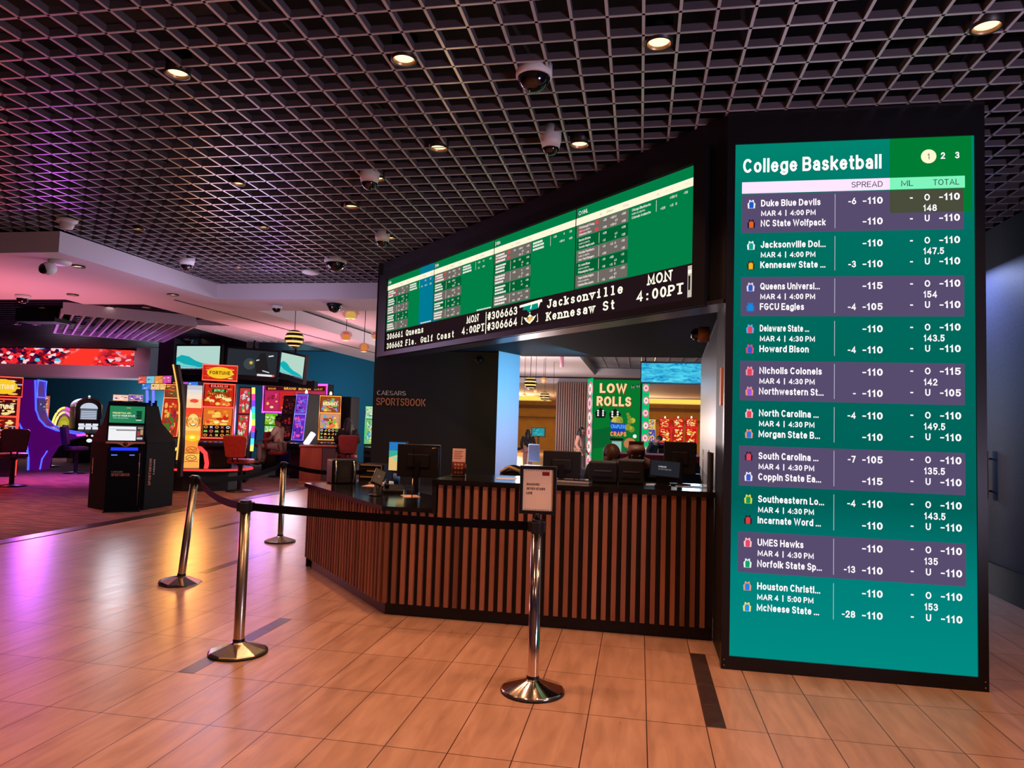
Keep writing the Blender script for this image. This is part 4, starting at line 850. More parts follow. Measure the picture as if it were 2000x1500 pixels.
def px_slot(label, uL, uR, vT, y, pal, **k):
    A, B, Tt = at(uL, vT, y=y), at(uR, vT, y=y), at((uL+uR)/2, vT, y=y); yw = k.pop('yaw', None)
    w_ = (B-A).length; yw = facing(Tt.x, Tt.y) if yw is None else yw
    dyaw = facing(Tt.x, Tt.y); w_ = w_*math.cos(dyaw)/max(math.cos(dyaw-yw), .5)
    zb = k.get('z0', 0.0); return slot(label, (Tt.x, Tt.y, zb), yw, w_, Tt.z-zb, pal, **k)
GOLDP = [(150, 30, 20), (236, 150, 50), (250, 210, 100), (230, 70, 40), (255, 236, 190), (190, 30, 30), (240, 180, 70)]
px_slot('tall red neon slot machine beside the blue neon cabinet, gold sign on top', -32, 45, 735, 13.3, [(120, 22, 20), (60, 12, 16), (250, 190, 90), (230, 60, 40), (250, 220, 150), (170, 170, 190), (240, 140, 60), (250, 205, 90)], neon_c=(255, 60, 44), ns=3.0, topper=.48, title='FORTUNE', split=.5, seed=4, rl=.4)
s1 = [o for o in COL.objects if o.get('label', '').startswith('tall red neon slot')][0]; bx_ = s1.children[0].bound_box; g = G()
for sx in (bx_[0][0]-.01, bx_[6][0]+.01): neon(g, [(sx, -.02, .03), (sx, -.02, .72)], .05, (255, 50, 40), 2.4); neon(g, [(sx, -.01, .95), (sx, .10, 1.75)], .03, (255, 60, 44), 2.4)
g.build('neon_foot', s1)
# blue machine seen from the side
p = at(98, 918, z=0); t = thing('slot_machine', 'curved slot machine in side view outlined in blue neon on purple panel', 'slot machine', p, R(119), SLG); hw = .34
prof = [(.10, 0), (.40, 0), (.46, .6), (.58, 1.0), (.80, 1.42), (.66, 1.78), (.62, 2.25), (.34, 2.25), (.30, 1.75), (.28, 1.5), (.2, 1.27), (.05, 1.1), (-.18, 1.0), (-.62, .93), (-.66, .86), (-.35, .76), (-.08, .58), (.06, .3)]
g = G(); g.prism(prof, 'x', -hw, hw, mat('purple_side', (92, 14, 120), .35, emit=(120, 8, 150), strength=.3)); g.build('cabinet', t, .01)
g = G()
for sx in (-hw-.012, hw+.012):
    neon(g, [(sx, .36, 2.24), (sx, .32, 1.75), (sx, .3, 1.5), (sx, .22, 1.28), (sx, .07, 1.11), (sx, -.17, 1.01), (sx, -.62, .935)], .022, (50, 70, 255), 3)
    neon(g, [(sx, .78, 1.42), (sx, .56, 1.0), (sx, .44, .6), (sx, .39, .3), (sx, .38, .02)], .022, (50, 70, 255), 3); neon(g, [(sx, .13, .04), (sx, .10, .3), (sx, .0, .5)], .016, (60, 70, 255), 3)
neon(g, rectloop(-hw, 1.82, hw, 2.24, .3), .02, (60, 80, 255), 3, True)
neon(g, [(-hw, -.63, .9), (hw, -.63, .9)], .035, (240, 60, 220), 2.5); g.build('neon_edge', t)
g = G(); g.frame((-hw*.9, .27, 1.28), step=.002); g.lift(); g.M = Matrix.Identity(4); g.rect(0, 0, hw*1.8, .48, E((70, 60, 110))); busy(g, 0, 0, hw*1.8, .48, [(110, 100, 160), (60, 50, 100), (160, 150, 200)], 12, 3); g.build('screen', t)
g = G(); g.box(-hw, hw, .34, .62, 2.25, 2.28, BLACK); g.build('topper', t)
px_slot('gold and white slot machine between the blue neon cabinet and arched machine', 74, 98, 772, 19.0, [(236, 196, 110), (210, 120, 80), (250, 236, 200), (120, 30, 40), (90, 90, 130), (250, 220, 150)], neon_c=(230, 60, 90), ns=1.4, lamp_=True, seed=8, split=.62)
# arched neon machine
p = at(124, 842, y=19.6); t = thing('slot_machine', 'low slot machine under a yellow and pink neon arch', 'slot machine', (p.x, p.y, 0), facing(p.x, p.y), SLG); h_ = at(124, 796, y=19.6).z; w_ = .30
g = G(); g.box(-w_, w_, .1, .7, 0, .95, BLACKM); pts = [(w_*math.cos(a)*1.0, .95+(h_-.95)*math.sin(a)) for a in [PI*k/14 for k in range(15)]]; g.prism(pts, 'y', .12, .6, mat('arch_body', (60, 20, 40), .4)); g.box(-w_, w_, -.2, .1, .72, .82, BLACKM); g.build('cabinet', t, .01)
for k, (c, c2, q) in enumerate((((250, 220, 90), (255, 60, 200), 1.0), ((240, 200, 120), (240, 120, 190), .78))):
    g = G(); P2 = [Vector((w_*1.06*q*math.cos(PI*i/16), .1-.03*k, .92+(h_-.92)*q*math.sin(PI*i/16))) for i in range(17)]; neon(g, P2[:9], .034, c2, 1.8); neon(g, P2[8:], .034, c, 1.8); g.build('neon_edge', t)
g = G(); g.frame((-w_*.6, .06, .9), step=.002); pts = [(w_*.6+w_*.6*math.cos(PI*k/12), (h_-.9)*.62*math.sin(PI*k/12)) for k in range(13)]; g.poly(pts, E((170, 160, 40))); g.lift(); [g.line([(w_*.3, .05+.06*k), (w_*.6, .08+.06*k), (w_*.9, .05+.06*k)], .018, E((230, 220, 90))) for k in range(4)]; g.build('screen', t)
# black round-topped machine
p = at(168, 905, y=18.1); A = at(168, 778, y=18.1); t = thing('slot_machine', 'black round topped slot machine with silver screen left of the betting kiosk', 'slot machine', (p.x, 18.1, 0), facing(p.x, 18.1)+R(14), SLG); hw = .33; hm = A.z
t['label'] = 'black round topped slot machine with a silver screen behind the betting kiosk'
pts = [(-hw, 0), (hw, 0), (hw, hm-.25)]+[(hw*math.cos(a), hm-.25+.25*math.sin(a)) for a in [PI*k/12 for k in range(1, 12)]]+[(-hw, hm-.25)]
g = G(); g.prism(pts, 'y', .05, .75, BLACKG); g.prism([(-.18, .78), (.05, .72), (.05, .98), (-.02, .95), (-.18, .86)], 'x', -hw, hw, BLACKM); g.build('cabinet', t, .01)
g = G(); g.frame((-hw, .048, 0), step=.002); S1 = E((196, 206, 224)); S2 = E((110, 120, 140)); g.poly([(hw+hw*.7*math.cos(a), hm-.3+.17*math.sin(a)) for a in [PI*k/10 for k in range(11)]], S1); g.rect(hw*.35, hm-.62, hw*1.65, hm-.32, S2); g.lift(); [g.rect(hw*.4, hm-.6+.05*k, hw*1.6, hm-.575+.05*k, S1) for k in range(5)]
g.rect(hw*.3, 1.05, hw*1.7, 1.1, S1); [g.rect(hw*(.25+.55*i), .98+.1*j, hw*(.7+.55*i), 1.05+.1*j, E((230, 230, 240))) for i in range(3) for j in range(2)]; g.build('screen', t)
g = G(); g.frame((-hw, -.182, .6)); g.rect(hw*.1, .02, hw*1.9, .26, BLACKG); g.lift(); g.lift(); [g.disc(hw*(.4+.4*k), .2, .03, E(c, 1.1)) for k, c in enumerate(((60, 80, 250), (240, 120, 60), (240, 230, 220), (60, 90, 240)))]; g.disc(hw, .06, .075, E((235, 240, 255)), .055); g.build('button_deck', t)
g = G(); g.lathe([(0, 0), (.03, 0), (.03, .08), (0, .1)], E((230, 230, 240)), (.05, .3, hm)); g.build('candle_lamp', t)
ARCH = [(-hw*1.04, 1.3), (-hw*1.04, hm-.25)]+[(hw*1.04*math.cos(PI-a), hm-.25+.27*math.sin(a)) for a in [PI*k/12 for k in range(1, 12)]]+[(hw*1.04, hm-.25), (hw*1.04, 1.3)]
g = G(); g.tube([(x, .05, z) for x, z in ARCH], .014, GOLD, 6); g.build('gilt_edge', t)
# two little toppers showing over the kiosk, and the long overhead sign
for k, (a, b, c) in enumerate(((222, 250, (250, 200, 190)), (252, 279, (120, 80, 200)))):
    px_slot(('slot machine behind the kiosk showing a pink lit topper', 'slot machine behind the kiosk showing a violet lit topper')[k], a, b, 771, 19.5, [(240, 220, 190), c, (250, 240, 230), (90, 40, 120), (240, 190, 90)], neon_c=(250, 190, 120), ns=1.2, topper=.22, seed=20+k)
t = thing('overhead_slot_sign', 'double row of colourful lit panels on blue neon legs', 'sign', (0, 0, 0)); A, B = at(272, 724, y=15.2), at(336, 733, y=14.6); A2, B2 = at(279, 740, y=15.2), at(388, 745, y=14.2)
for (a, b, hh, nm, cols) in ((A, B, .19, 'upper_panel', [(230, 90, 80), (120, 200, 220), (240, 150, 70), (210, 80, 170)]), (A2, B2, .19, 'lower_panel', [(60, 130, 220), (240, 200, 130), (240, 190, 110), (230, 120, 60), (190, 80, 200), (60, 120, 220)])):
    d = (b-a); d.z = 0; L_ = d.length; g = G(); g.M = Matrix.Translation((a.x, a.y, min(a.z, b.z)-hh)) @ Matrix.Rotation(math.atan2(d.y, d.x), 4, 'Z'); g.box(0, L_, 0, .18, 0, hh, BLACK); g.frame((0, -.004, 0), step=.002)
    n = len(cols)
    for k, c in enumerate(cols): g.rect(L_*k/n, .01, L_*(k+1)/n-.015, hh-.01, E(c)); busy(g, L_*k/n, .01, L_*(k+1)/n-.02, hh-.01, [(250, 230, 160), (240, 120, 190), (90, 40, 60), (250, 250, 240)], 5, k+3)
    g.build(nm, t)
for u in (288, 300): q = at(u, 758, y=15.1); g = G(); neon(g, [(q.x-.05, q.y+.05, q.z), (q.x+.02, q.y, q.z-.35)], .03, (90, 90, 255), 2.4); g.tube([(q.x+.02, q.y+.05, q.z-.3), (q.x+.02, q.y+.05, 0)], .05, BLACK, 8); g.build('leg', t)

# ------------------------------------------------------------------ red island of three lit machines
def L3(u, v, y): return at(u, v, y=y)
pb = at(430, 945, y=12.9); t = thing('slot_island_base', 'low black platform with glowing red edge under the fortune slots', 'platform', (0, 0, 0))
c = Vector((-9.05, 13.25, 0)); g = G(); n = 20; g.prism([(c.x+1.0*math.cos(2*PI*k/n)*1.0, c.y+.82*math.sin(2*PI*k/n)) for k in range(n)], 'z', 0, .40, BLACK); g.prism([(c.x+1.2*math.cos(2*PI*k/n), c.y+.9*math.sin(2*PI*k/n)) for k in range(n)], 'z', .40, .45, BLACKM); g.build('plinth', t)
g = G(); neon(g, [(c.x+1.21*math.cos(2*PI*k/n), c.y+.91*math.sin(2*PI*k/n), .425) for k in range(n)], .022, (255, 50, 50), 1.8, True); g.build('light_strip', t)
# end column with the laughing face
A = at(372, 915, y=12.75); yw = facing(A.x, A.y); t = thing('slot_end_column', 'tall curved orange light column with a laughing face between two slots', 'lit column', (A.x, A.y, .45), yw); TOPZ = at(372, 752, y=12.75).z-.45
w_ = .31; n = 18
def curve(q): return .06*math.cos(q*PI*1.1)-.10*q      # depth of the bowed face
zz = [TOPZ*k/n for k in range(n+1)]; wd = [w_*(1.06-.28*(k/n) if k < n*.3 else .98-.02*(k/n)) for k in range(n+1)]
g = G(); v = []; f = []
for k in range(n+1): yq = -.05+curve(k/n)*-1; v += [(-wd[k]/2, yq, zz[k]), (wd[k]/2, yq, zz[k]), (wd[k]/2, .12, zz[k]), (-wd[k]/2, .12, zz[k])]
for k in range(n):
    for j in range(4): f.append((4*k+j, 4*k+(j+1) % 4, 4*k+4+(j+1) % 4, 4*k+4+j))
g.add(v, f+[(3, 2, 1, 0), (4*n, 4*n+1, 4*n+2, 4*n+3)], BLACKM); g.build('housing', t)
OR = [(250, 170, 80), (240, 190, 90), (236, 140, 60), (250, 150, 60), (248, 190, 90), (240, 170, 60), (250, 200, 110), (252, 140, 60), (240, 80, 40), (236, 70, 40), (250, 200, 150), (246, 214, 190), (220, 214, 210), (190, 190, 195)]
g = G(); bands = []
for k in range(n):
    c0 = OR[min(int(k/n*len(OR)), len(OR)-1)]; y0 = -.054+curve(k/n)*-1; y1 = -.054+curve((k+1)/n)*-1
    g.add([(-wd[k]/2*.94, y0, zz[k]), (wd[k]/2*.94, y0, zz[k]), (wd[k+1]/2*.94, y1, zz[k+1]), (-wd[k+1]/2*.94, y1, zz[k+1])], [(0, 1, 2, 3)], E(c0, 1.1))
def onface(zc): k = zc/TOPZ; return -.064+curve(k)*-1
INKR = E((150, 60, 20)); FY = E((250, 190, 90), 1.05); FL = E((252, 214, 130), 1.05); zf = TOPZ*.56
g.frame((0, onface(zf)-.012, zf), (1, 0, 0), (0, 0, 1), .004); g.disc(0, 0, .118, INKR, .165); g.lift(); g.disc(0, 0, .108, FY, .155); g.lift(); g.disc(0, .06, .08, FL, .07); g.lift()
for sx in (-1, 1): g.line([(sx*.025, .02), (sx*.045, .035), (sx*.07, .03), (sx*.085, .01)], .01, INKR); g.line([(sx*.02, .05), (sx*.05, .065), (sx*.08, .055)], .01, INKR); g.ring(sx*.108, 0, .02, .008, INKR, .05)
g.line([(0, .03), (-.015, -.015), (.015, -.015)], .008, INKR); g.line([(-.065, -.045), (-.035, -.085), (0, -.095), (.035, -.085), (.065, -.045)], .014, INKR); g.poly([(-.05, -.06), (0, -.05), (.05, -.06), (0, -.088)], E((255, 240, 210)))
for q, s_ in ((.12, .1), (.22, .13)):
    z_ = TOPZ*q; g.frame((0, onface(z_)-.03, z_), (1, 0, 0), (0, 0, 1), .004); g.ring(0, 0, .1, .012, INKR, .06); g.line([(-.07, -.02), (-.02, .02), (.02, -.02), (.07, .02)], .012, INKR); g.line([(-.12, -.07), (.12, -.07)], .012, E((200, 60, 30)))
z_ = TOPZ*.36; g.frame((0, onface(z_)-.03, z_), (1, 0, 0), (0, 0, 1), .004); g.disc(0, 0, .11, E((255, 190, 30), 1.2), .07); g.lift(); g.disc(0, .01, .05, E((255, 240, 120), 1.3), .03)
z_ = TOPZ*.79; g.frame((0, onface(z_)-.02, z_), (1, 0, 0), (0, 0, 1), .004); g.disc(0, .03, .08, E((236, 80, 60)), .04); g.lift(); [g.rect(-.09+.03*k, -.06+.02*(k % 3), -.07+.03*k, -.04+.02*(k % 3), E((250, 220, 150))) for k in range(6)]
g.build('lit_face', t)
FORT = [(226, 110, 40), (200, 40, 24), (246, 170, 60), (230, 70, 40), (250, 206, 90), (240, 140, 50), (250, 230, 150)]
tm = px_slot('red framed slot with gold FORTUNE topper on the red island', 397, 463, 712, 12.95, FORT, neon_c=(255, 70, 56), ns=2.6, topper=.36, title='FORTUNE', title_c=(110, 50, 10), split=.56, seed=11, rl=.42, z0=.452, zs=.56, yaw=facing(-8.3, 12.95)-R(4))
# jackpot lines on the upper screen of that machine
ups = [c_ for c_ in tm.children if c_.name.startswith('upper_screen')][0]
g = G(); hm = at(430, 712, y=12.95).z-.36-.452; w_ = abs(tm.children[0].bound_box[0][0])*2; g.frame((-w_*.36, .135, hm-.2), (1, 0, .0), (0, .08, 1), .003); g.lift(); g.lift(); g.lift(); g.lift()
g.rect(0, .09, w_*.72, .16, E((90, 10, 14))); g.rect(.06, .0, w_*.72-.06, .075, E((10, 70, 30))); g.lift(); g.text('$18,830.39', w_*.36, .102, .045, E((255, 130, 120), 1.2), 'c', .03, w_*.6); g.text('$779.37', w_*.36, .012, .045, E((180, 255, 170), 1.2), 'c', .03, w_*.34); g.build('jackpot_meter', ups)
tl_ = px_slot('red slot with rounded glowing border partly behind the orange light column', 316, 352, 748, 13.1, [(190, 44, 30), (130, 60, 30), (60, 120, 50), (230, 90, 50), (240, 170, 70), (150, 30, 60), (90, 90, 50)], neon_c=(255, 130, 90), ns=2.0, split=.72, seed=13, z0=.452, zs=.56, yaw=facing(-9.6, 13.1)-R(25))
t = thing('slot_end_fin', 'slim gold edged black fin rising beside the orange light column', 'slot fin', (0, 0, 0)); g = G(); pts = [(338, 712), (347, 712), (350, 735), (354, 752), (358, 800), (356, 870), (352, 931), (345, 931), (350, 850), (350, 790), (345, 750)]
q = [at(u, v, y=12.0) for u, v in pts]; k_ = Vector((0, .08, 0)); nn = len(q); g.add(q+[x_+k_ for x_ in q], [tuple(range(nn)), tuple(range(nn, 2*nn))[::-1]]+[(i, (i+1) % nn, nn+(i+1) % nn, nn+i) for i in range(nn)], BLACK); g.build('panel', t)
g = G(); neon(g, [at(u, v, y=11.98) for u, v in ((338, 712), (345, 750), (350, 790), (350, 850), (345, 898))], .014, (240, 180, 90), 1.3); g.build('light_strip', t)
g = G(); neon(g, [at(u, v, y=12.7) for u, v in ((333, 882), (346, 876), (356, 873))], .03, (240, 200, 90), 1.3); neon(g, [at(u, v, y=12.7) for u, v in ((388, 872), (401, 885), (404, 905), (402, 916))], .04, (255, 60, 60), 1.8); g.build('neon_edge', t)
px_slot('tall slot with rainbow edge tube behind the fortune machine', 466, 490, 755, 14.7, [(206, 40, 50), (190, 60, 60), (230, 210, 210), (60, 150, 70), (240, 190, 120), (250, 120, 150), (200, 200, 210)], split=.5, seed=15, yaw=facing(-8, 13.9)-R(5))
rb = bpy.data.objects[[o.name for o in COL.objects if o.get('label', '').startswith('tall slot with rainbow')][0]]
ivm = (Matrix.Translation(rb.location) @ Matrix.Rotation(rb.rotation_euler.z, 4, 'Z')).inverted(); RBW = [(240, 230, 90), (230, 60, 150), (120, 60, 230), (60, 190, 230), (90, 230, 120), (240, 220, 90), (250, 60, 140), (70, 90, 240), (60, 220, 220), (240, 230, 110)]
P2 = [at(493+(2 if k < 6 else 2-.9*(k-6)), 757+k*12.4, y=14.5) for k in range(11)]
g = G(); [neon(g, [ivm @ P2[k], ivm @ P2[k+1]], .04, RBW[k], 1.6) for k in range(10)]; g.build('rainbow_tube', rb)

# ------------------------------------------------------------------ GRAND bank and the machines beside it
A, B, D = at(515, 748, y=19.8), at(641, 751, y=19.4), at(515, 806, y=19.8); d = B-A; d.z = 0; L_ = d.length; t = thing('jackpot_sign', 'wide purple framed GRAND jackpot display on the casino floor', 'sign', (A.x, A.y, 0), math.atan2(d.y, d.x)); h0, h1 = D.z, A.z-.02
g = G(); g.box(0, L_, 0, .3, h0, h1, BLACKM).box(.1, .5, .05, .28, 0, h0, BLACKM); g.build('casing', t)
g = G(); g.frame((.06, -.003, h0+.06), step=.003); W_, H2 = L_-.12, h1-h0-.12; g.rect(0, 0, W_, H2, E((170, 30, 70))); g.lift(); 
for k in range(4): x_ = W_*k/4; g.rect(x_+.02, .02, x_+W_/4-.02, H2*.78, E(((190, 40, 90), (200, 40, 40), (196, 60, 70), (180, 50, 90))[k])); busy(g, x_+.03, .03, x_+W_/4-.03, H2*.76, [(250, 190, 90), (240, 120, 80), (240, 90, 170), (250, 220, 150), (120, 20, 40)], 9, 30+k)
g.lift(); g.rect(.04, H2*.82, W_-.04, H2*.98, E((60, 16, 10))); g.lift(); g.text('GRAND', W_*.42, H2*.845, H2*.1, E((250, 190, 70), 1.1), 'c', .04, W_*.2); g.text('$8,138.83', W_*.66, H2*.845, H2*.1, E((250, 200, 90), 1.1), 'c', .04, W_*.2); g.text('$263.88', W_*.12, H2*.85, H2*.07, E((250, 170, 80)), 'c', .03, W_*.13); g.text('$190.37', W_*.88, H2*.85, H2*.07, E((250, 180, 80)), 'c', .03, W_*.13)
g.build('screen', t); g = G(); neon(g, rectloop(.02, h0+.02, L_-.02, h1-.02, -.02), .035, (226, 80, 240), 2.2, True); g.build('neon_edge', t)
px_slot('slot with bright green reels under the purple GRAND display', 516, 545, 806, 18.3, [(120, 200, 120), (110, 190, 30), (200, 230, 200), (230, 220, 60), (60, 140, 90), (240, 240, 230)], split=.5, seed=31)
px_slot('slot leaning in side view with violet and blue neon behind the seated man', 572, 596, 768, 16.3, [(110, 40, 190), (120, 60, 190), (170, 80, 220), (60, 40, 140), (240, 90, 160), (90, 120, 240)], neon_c=(120, 130, 255), ns=2.0, seed=33, yaw=facing(-9, 16.6)-R(38), lamp_=True)
px_slot('dark slot turned away with a red edge, beside the violet neon one', 545, 571, 772, 17.2, [(30, 10, 14), (40, 12, 16), (150, 30, 40), (60, 20, 30)], neon_c=None, seed=35, d=.4, yaw=facing(-9, 17)-R(50))
px_slot('black cabinet back standing between violet and orange slots', 597, 622, 776, 18.4, [(12, 12, 14), (16, 14, 18), (20, 18, 22), (14, 14, 16)], seed=37, deck=False)
px_slot('orange framed slot with MUMMY title beside the seated dark haired woman', 624, 668, 771, 17.3, [(210, 150, 110), (150, 70, 40), (250, 210, 80), (160, 120, 220), (110, 200, 60), (90, 170, 230), (240, 120, 70)], neon_c=(255, 150, 60), ns=1.8, split=.6, seed=39, title='MUMMY', rl=.42, lamp_=True, belly=(70, 34, 30))
g = G(); A = at(676, 775, y=18.5); g.box(-.17, .2, -.1, .5, 0, A.z, BLACK); o = g.build('slot_cabinet_back', None, .02); o.location = (A.x, A.y, 0); tag(o, 'glossy black cabinet side standing just past the MUMMY slot', 'slot machine', SLG)
px_slot('green edged slot half hidden by the black booth wall', 714, 734, 792, 15.6, [(120, 190, 120), (190, 220, 190), (240, 240, 200), (60, 140, 220), (240, 200, 80), (60, 160, 90)], neon_c=(70, 220, 120), ns=1.8, seed=41, split=.66)
g = G(); a, b = at(597, 868, y=15.9), at(612, 846, y=15.9); neon(g, [a, b], .07, (236, 226, 255), 1.6); o = g.build('light_tube'); tag(o, 'thick white light tube slanting up between violet and orange slots', 'light tube')
# wooden bin cabinet
A, B = at(583, 944, z=0), at(650, 940, z=0); t = thing('wooden_podium', 'cherry wood cabinet with rounded top standing on the carpet', 'podium', (A.x, A.y, 0), R(24)); w_ = .80; hP = .84
g = G(); g.box(0, w_*.62, 0, .55, .05, hP, WOOD_RED).box(w_*.62, w_, 0, .55, .05, hP, mat('dark_veneer', (88, 58, 56), .45)); g.build('body', t, .02); g = G(); g.box(-.02, w_+.02, -.03, .58, hP, hP+.035, WOOD_RED); g.build('top', t, .015); g = G(); g.box(-.01, w_+.01, -.01, .56, 0, .06, mat('amber_plinth', (190, 110, 60), .4)); g.build('plinth', t)

# ------------------------------------------------------------------ casino chairs
CHG = 'padded casino chairs'
def chair(label, u, v, yaw, leather=RED_LEATHER, s=1.0):
    p = at(u, v, z=0); t = thing('casino_chair', label, 'chair', (p.x, p.y, 0), yaw, CHG)
    g = G(); g.lathe([(0, 0), (.26, 0), (.26, .02), (.05, .05), (0, .05)], BLACKM); g.build('base', t)
    g = G(); g.lathe([(.045, .04), (.045, .5), (.09, .56), (0, .56)], BLACKM, seg=14); g.build('column', t)
    g = G(); g.prism([(.24*math.copysign(abs(math.cos(a))**.6, math.cos(a)), .22*math.copysign(abs(math.sin(a))**.6, math.sin(a))) for a in [2*PI*k/20 for k in range(20)]], 'z', .56, .65, leather); g.build('seat', t, .03, 3)
    g = G(); pts = [(-.2, .72), (-.17, .68), (.17, .68), (.2, .72), (.24, 1.08), (.2, 1.13), (-.2, 1.13), (-.24, 1.08)]; g.M = Matrix.Translation((0, .24, .7)) @ Matrix.Rotation(R(-8), 4, 'X') @ Matrix.Translation((0, 0, -.7)); g.prism(pts, 'y', -.03, .04, leather); g.build('backrest', t, .025, 3)
    g = G(); g.tube([(-.05, .15, .58), (-.05, .26, .62), (-.05, .27, .78)], .014, BLACKM, 6).tube([(.05, .15, .58), (.05, .26, .62), (.05, .27, .78)], .014, BLACKM, 6); g.build('back_bracket', t)
    return t
DARKL = noisy('maroon_leather', (60, 14, 26), (74, 20, 34), 30, .4); PLUM = noisy('plum_leather', (48, 18, 46), (60, 26, 58), 30, .4)
chair('dark red chair in front of the red neon slot', 22, 950, facing(-14, 13)+PI, DARKL)
chair('maroon chair at the blue neon side view slot', 97, 912, R(-60), DARKL)
chair('plum chair at the black round topped slot', 147, 925, R(150), PLUM)
chair('red chair at the fortune slot on the red island', 467, 960, facing(-8, 13)+PI-R(25))
chair('red chair seen from its front near the GRAND display', 503, 906, R(140))
chair('red chair carrying the seated man in the beige shirt', 541, 931, R(100))
chair('red chair under the dark haired woman at the MUMMY slot', 676, 940, facing(-7, 15)+PI)
chair('dark chair behind the rainbow edged slot', 488, 903, R(200), PLUM)
# ------------------------------------------------------------------ things on the counters
def monitor(label, uL, uR, vT, vB, y, zb, back=True, yaw=0.0, name='monitor', art=None):
    A, B, T_ = at(uL, vB, y=y), at(uR, vB, y=y), at((uL+uR)/2, vT, y=y); w_ = B.x-A.x; cx = (A.x+B.x)/2; z0, z1 = A.z, T_.z
    t = thing(name, label, 'monitor', (cx, y, zb), yaw, 'screens on the betting counter')
    g = G(); g.box(-w_/2, w_/2, -.012, .02, z0-zb, z1-zb, BLACK); g.box(-w_/4, w_/4, -.035, -.012, (z0*.7+z1*.3)-zb, (z0*.3+z1*.7)-zb, BLACK) if back else None; g.build('casing', t, .006)
    g = G(); ys = .035 if not back else -.05; g.box(-.02, .02, min(ys, 0), max(ys, 0)+.002, .01, (z0+z1)/2-zb, BLACKM); g.lathe([(0, 0), (.085, 0), (.085, .01), (0, .014)], BLACKM, (0, ys, 0)); g.build('stand', t)
    g = G()
    if back: g.frame((w_/2-.012, .0205, z0-zb+.012), (-1, 0, 0), (0, 0, 1)); g.rect(0, 0, w_-.024, z1-z0-.024, E((60, 80, 100)))
    else:
        g.frame((-w_/2+.01, -.013, z0-zb+.01)); W_, Hh = w_-.02, z1-z0-.02; g.rect(0, 0, W_, Hh, E((230, 190, 120))); g.lift(); g.poly([(0, Hh*.45), (W_*.5, Hh*.55), (W_, Hh*.6), (W_, Hh), (0, Hh)], E((60, 170, 150))); g.lift(); g.poly([(0, Hh*.7), (W_, Hh*.72), (W_, Hh), (0, Hh)], E((40, 120, 190))); g.disc(W_*.45, Hh*.42, W_*.2, E((150, 210, 170)), Hh*.08)
    g.build('screen', t)
    return t
ZR, ZL = 1.062, .838
monitor('black monitor back on the raised counter just past the line sign', 1060, 1134, 881, 932, 5.62, ZR)
monitor('tall black monitor back near the tower end of the counter', 1296, 1359, 863, 925, 5.8, ZR)
monitor('wide black monitor back standing over the low counter', 775, 859, 868, 930, 6.45, .76)
monitor('beach wallpaper monitor turned to the room behind the wide black one', 756, 796, 862, 920, 7.5, .76, False, R(-14))
struct(G().box(-3.1, -1.5, 6.9, 7.9, .70, .76, BLACK).box(-3.05, -1.6, 7.0, 7.8, 0, .70, BLACK).prism([(-2.9, 6.9), (-1.55, 5.98), (-1.5, 6.95)], 'z', .70, .76, BLACK).build('trim_9'))
t = thing('customer_display', 'tilted black customer tablet with small betting logo on the raised counter', 'tablet', (at(1294, 945, z=ZR).x, 5.42, ZR)); A, B = at(1263, 928, y=5.4), at(1324, 928, y=5.4); w_ = B.x-A.x
g = G(); g.M = Matrix.Translation((0, 0, .075)) @ Matrix.Rotation(R(-22), 4, 'X') @ Matrix.Rotation(R(4), 4, 'Y'); g.box(-w_/2, w_/2, -.01, .01, 0, .135, BLACKG); g.frame((-w_/2, -.011, 0)); g.rect(.008, .008, w_-.008, .127, E((34, 36, 42))); g.lift(); g.text('CAESARS', w_*.28, .075, .012, E((200, 200, 204)), w=w_*.26); g.text('SPORTSBOOK', w_*.28, .055, .012, E((120, 110, 108)), w=w_*.42); g.build('screen', t)
g = G(); g.box(-.07, .05, -.02, .05, 0, .02, BLACKM).box(-.06, .04, .02, .05, .02, .1, BLACKM); g.build('stand', t)
for k, (a, b, c, lb) in enumerate(((1150, 1205, 900, 'squat black ticket printer beside the pig figurine'), (1207, 1258, 897, 'black card machine box between printer and customer tablet'))):
    A, B, T_ = at(a, 945, y=5.7), at(b, 945, y=5.7), at(a, c, y=5.7); t = thing('ticket_printer', lb, 'printer', ((A.x+B.x)/2, 5.75, ZR)); w_ = B.x-A.x
    g = G(); g.box(-w_/2, w_/2, -.12, .12, 0, T_.z-ZR, BLACK); g.build('body', t, .012); g = G(); g.box(-w_*.35, w_*.35, -.125, -.12, .04, .055, BLACKM).box(-w_*.3, w_*.3, -.125, -.119, .09, .1, mat('slot_grey', (80, 80, 86), .4)); g.build('slot', t)
p = at(1126, 937, z=ZR); t = thing('pig_figurine', 'small gold pig figurine on the raised counter', 'figurine', (p.x, p.y, ZR)); GP = mat('pale_gold', (214, 168, 120), .35, .3)
g = G(); g.ball((0, 0, .034), .02, GP, (1.6, 1, 1)); g.ball((-.034, -.004, .042), .014, GP); g.tube([(-.046, -.004, .041), (-.054, -.004, .04)], .006, GP, 8); [g.tube([(x, y, .024), (x, y, 0)], .005, GP, 6) for x in (-.018, .018) for y in (-.009, .009)]; [g.lathe([(.005, 0), (0, .014)], GP, (-.032, y, .052), 6) for y in (-.009, .005)]; g.tube([(.03, 0, .04), (.037, 0, .048), (.04, .003, .042)], .003, GP, 6); g.build('body', t)
A, B = at(1082, 942, z=ZR), at(1150, 946, z=ZR); t = thing('keyboard', 'pale keyboard edge lying behind the line sign', 'keyboard', (A.x, A.y, ZR), math.atan2(B.y-A.y, B.x-A.x)); L_ = (B-A).length
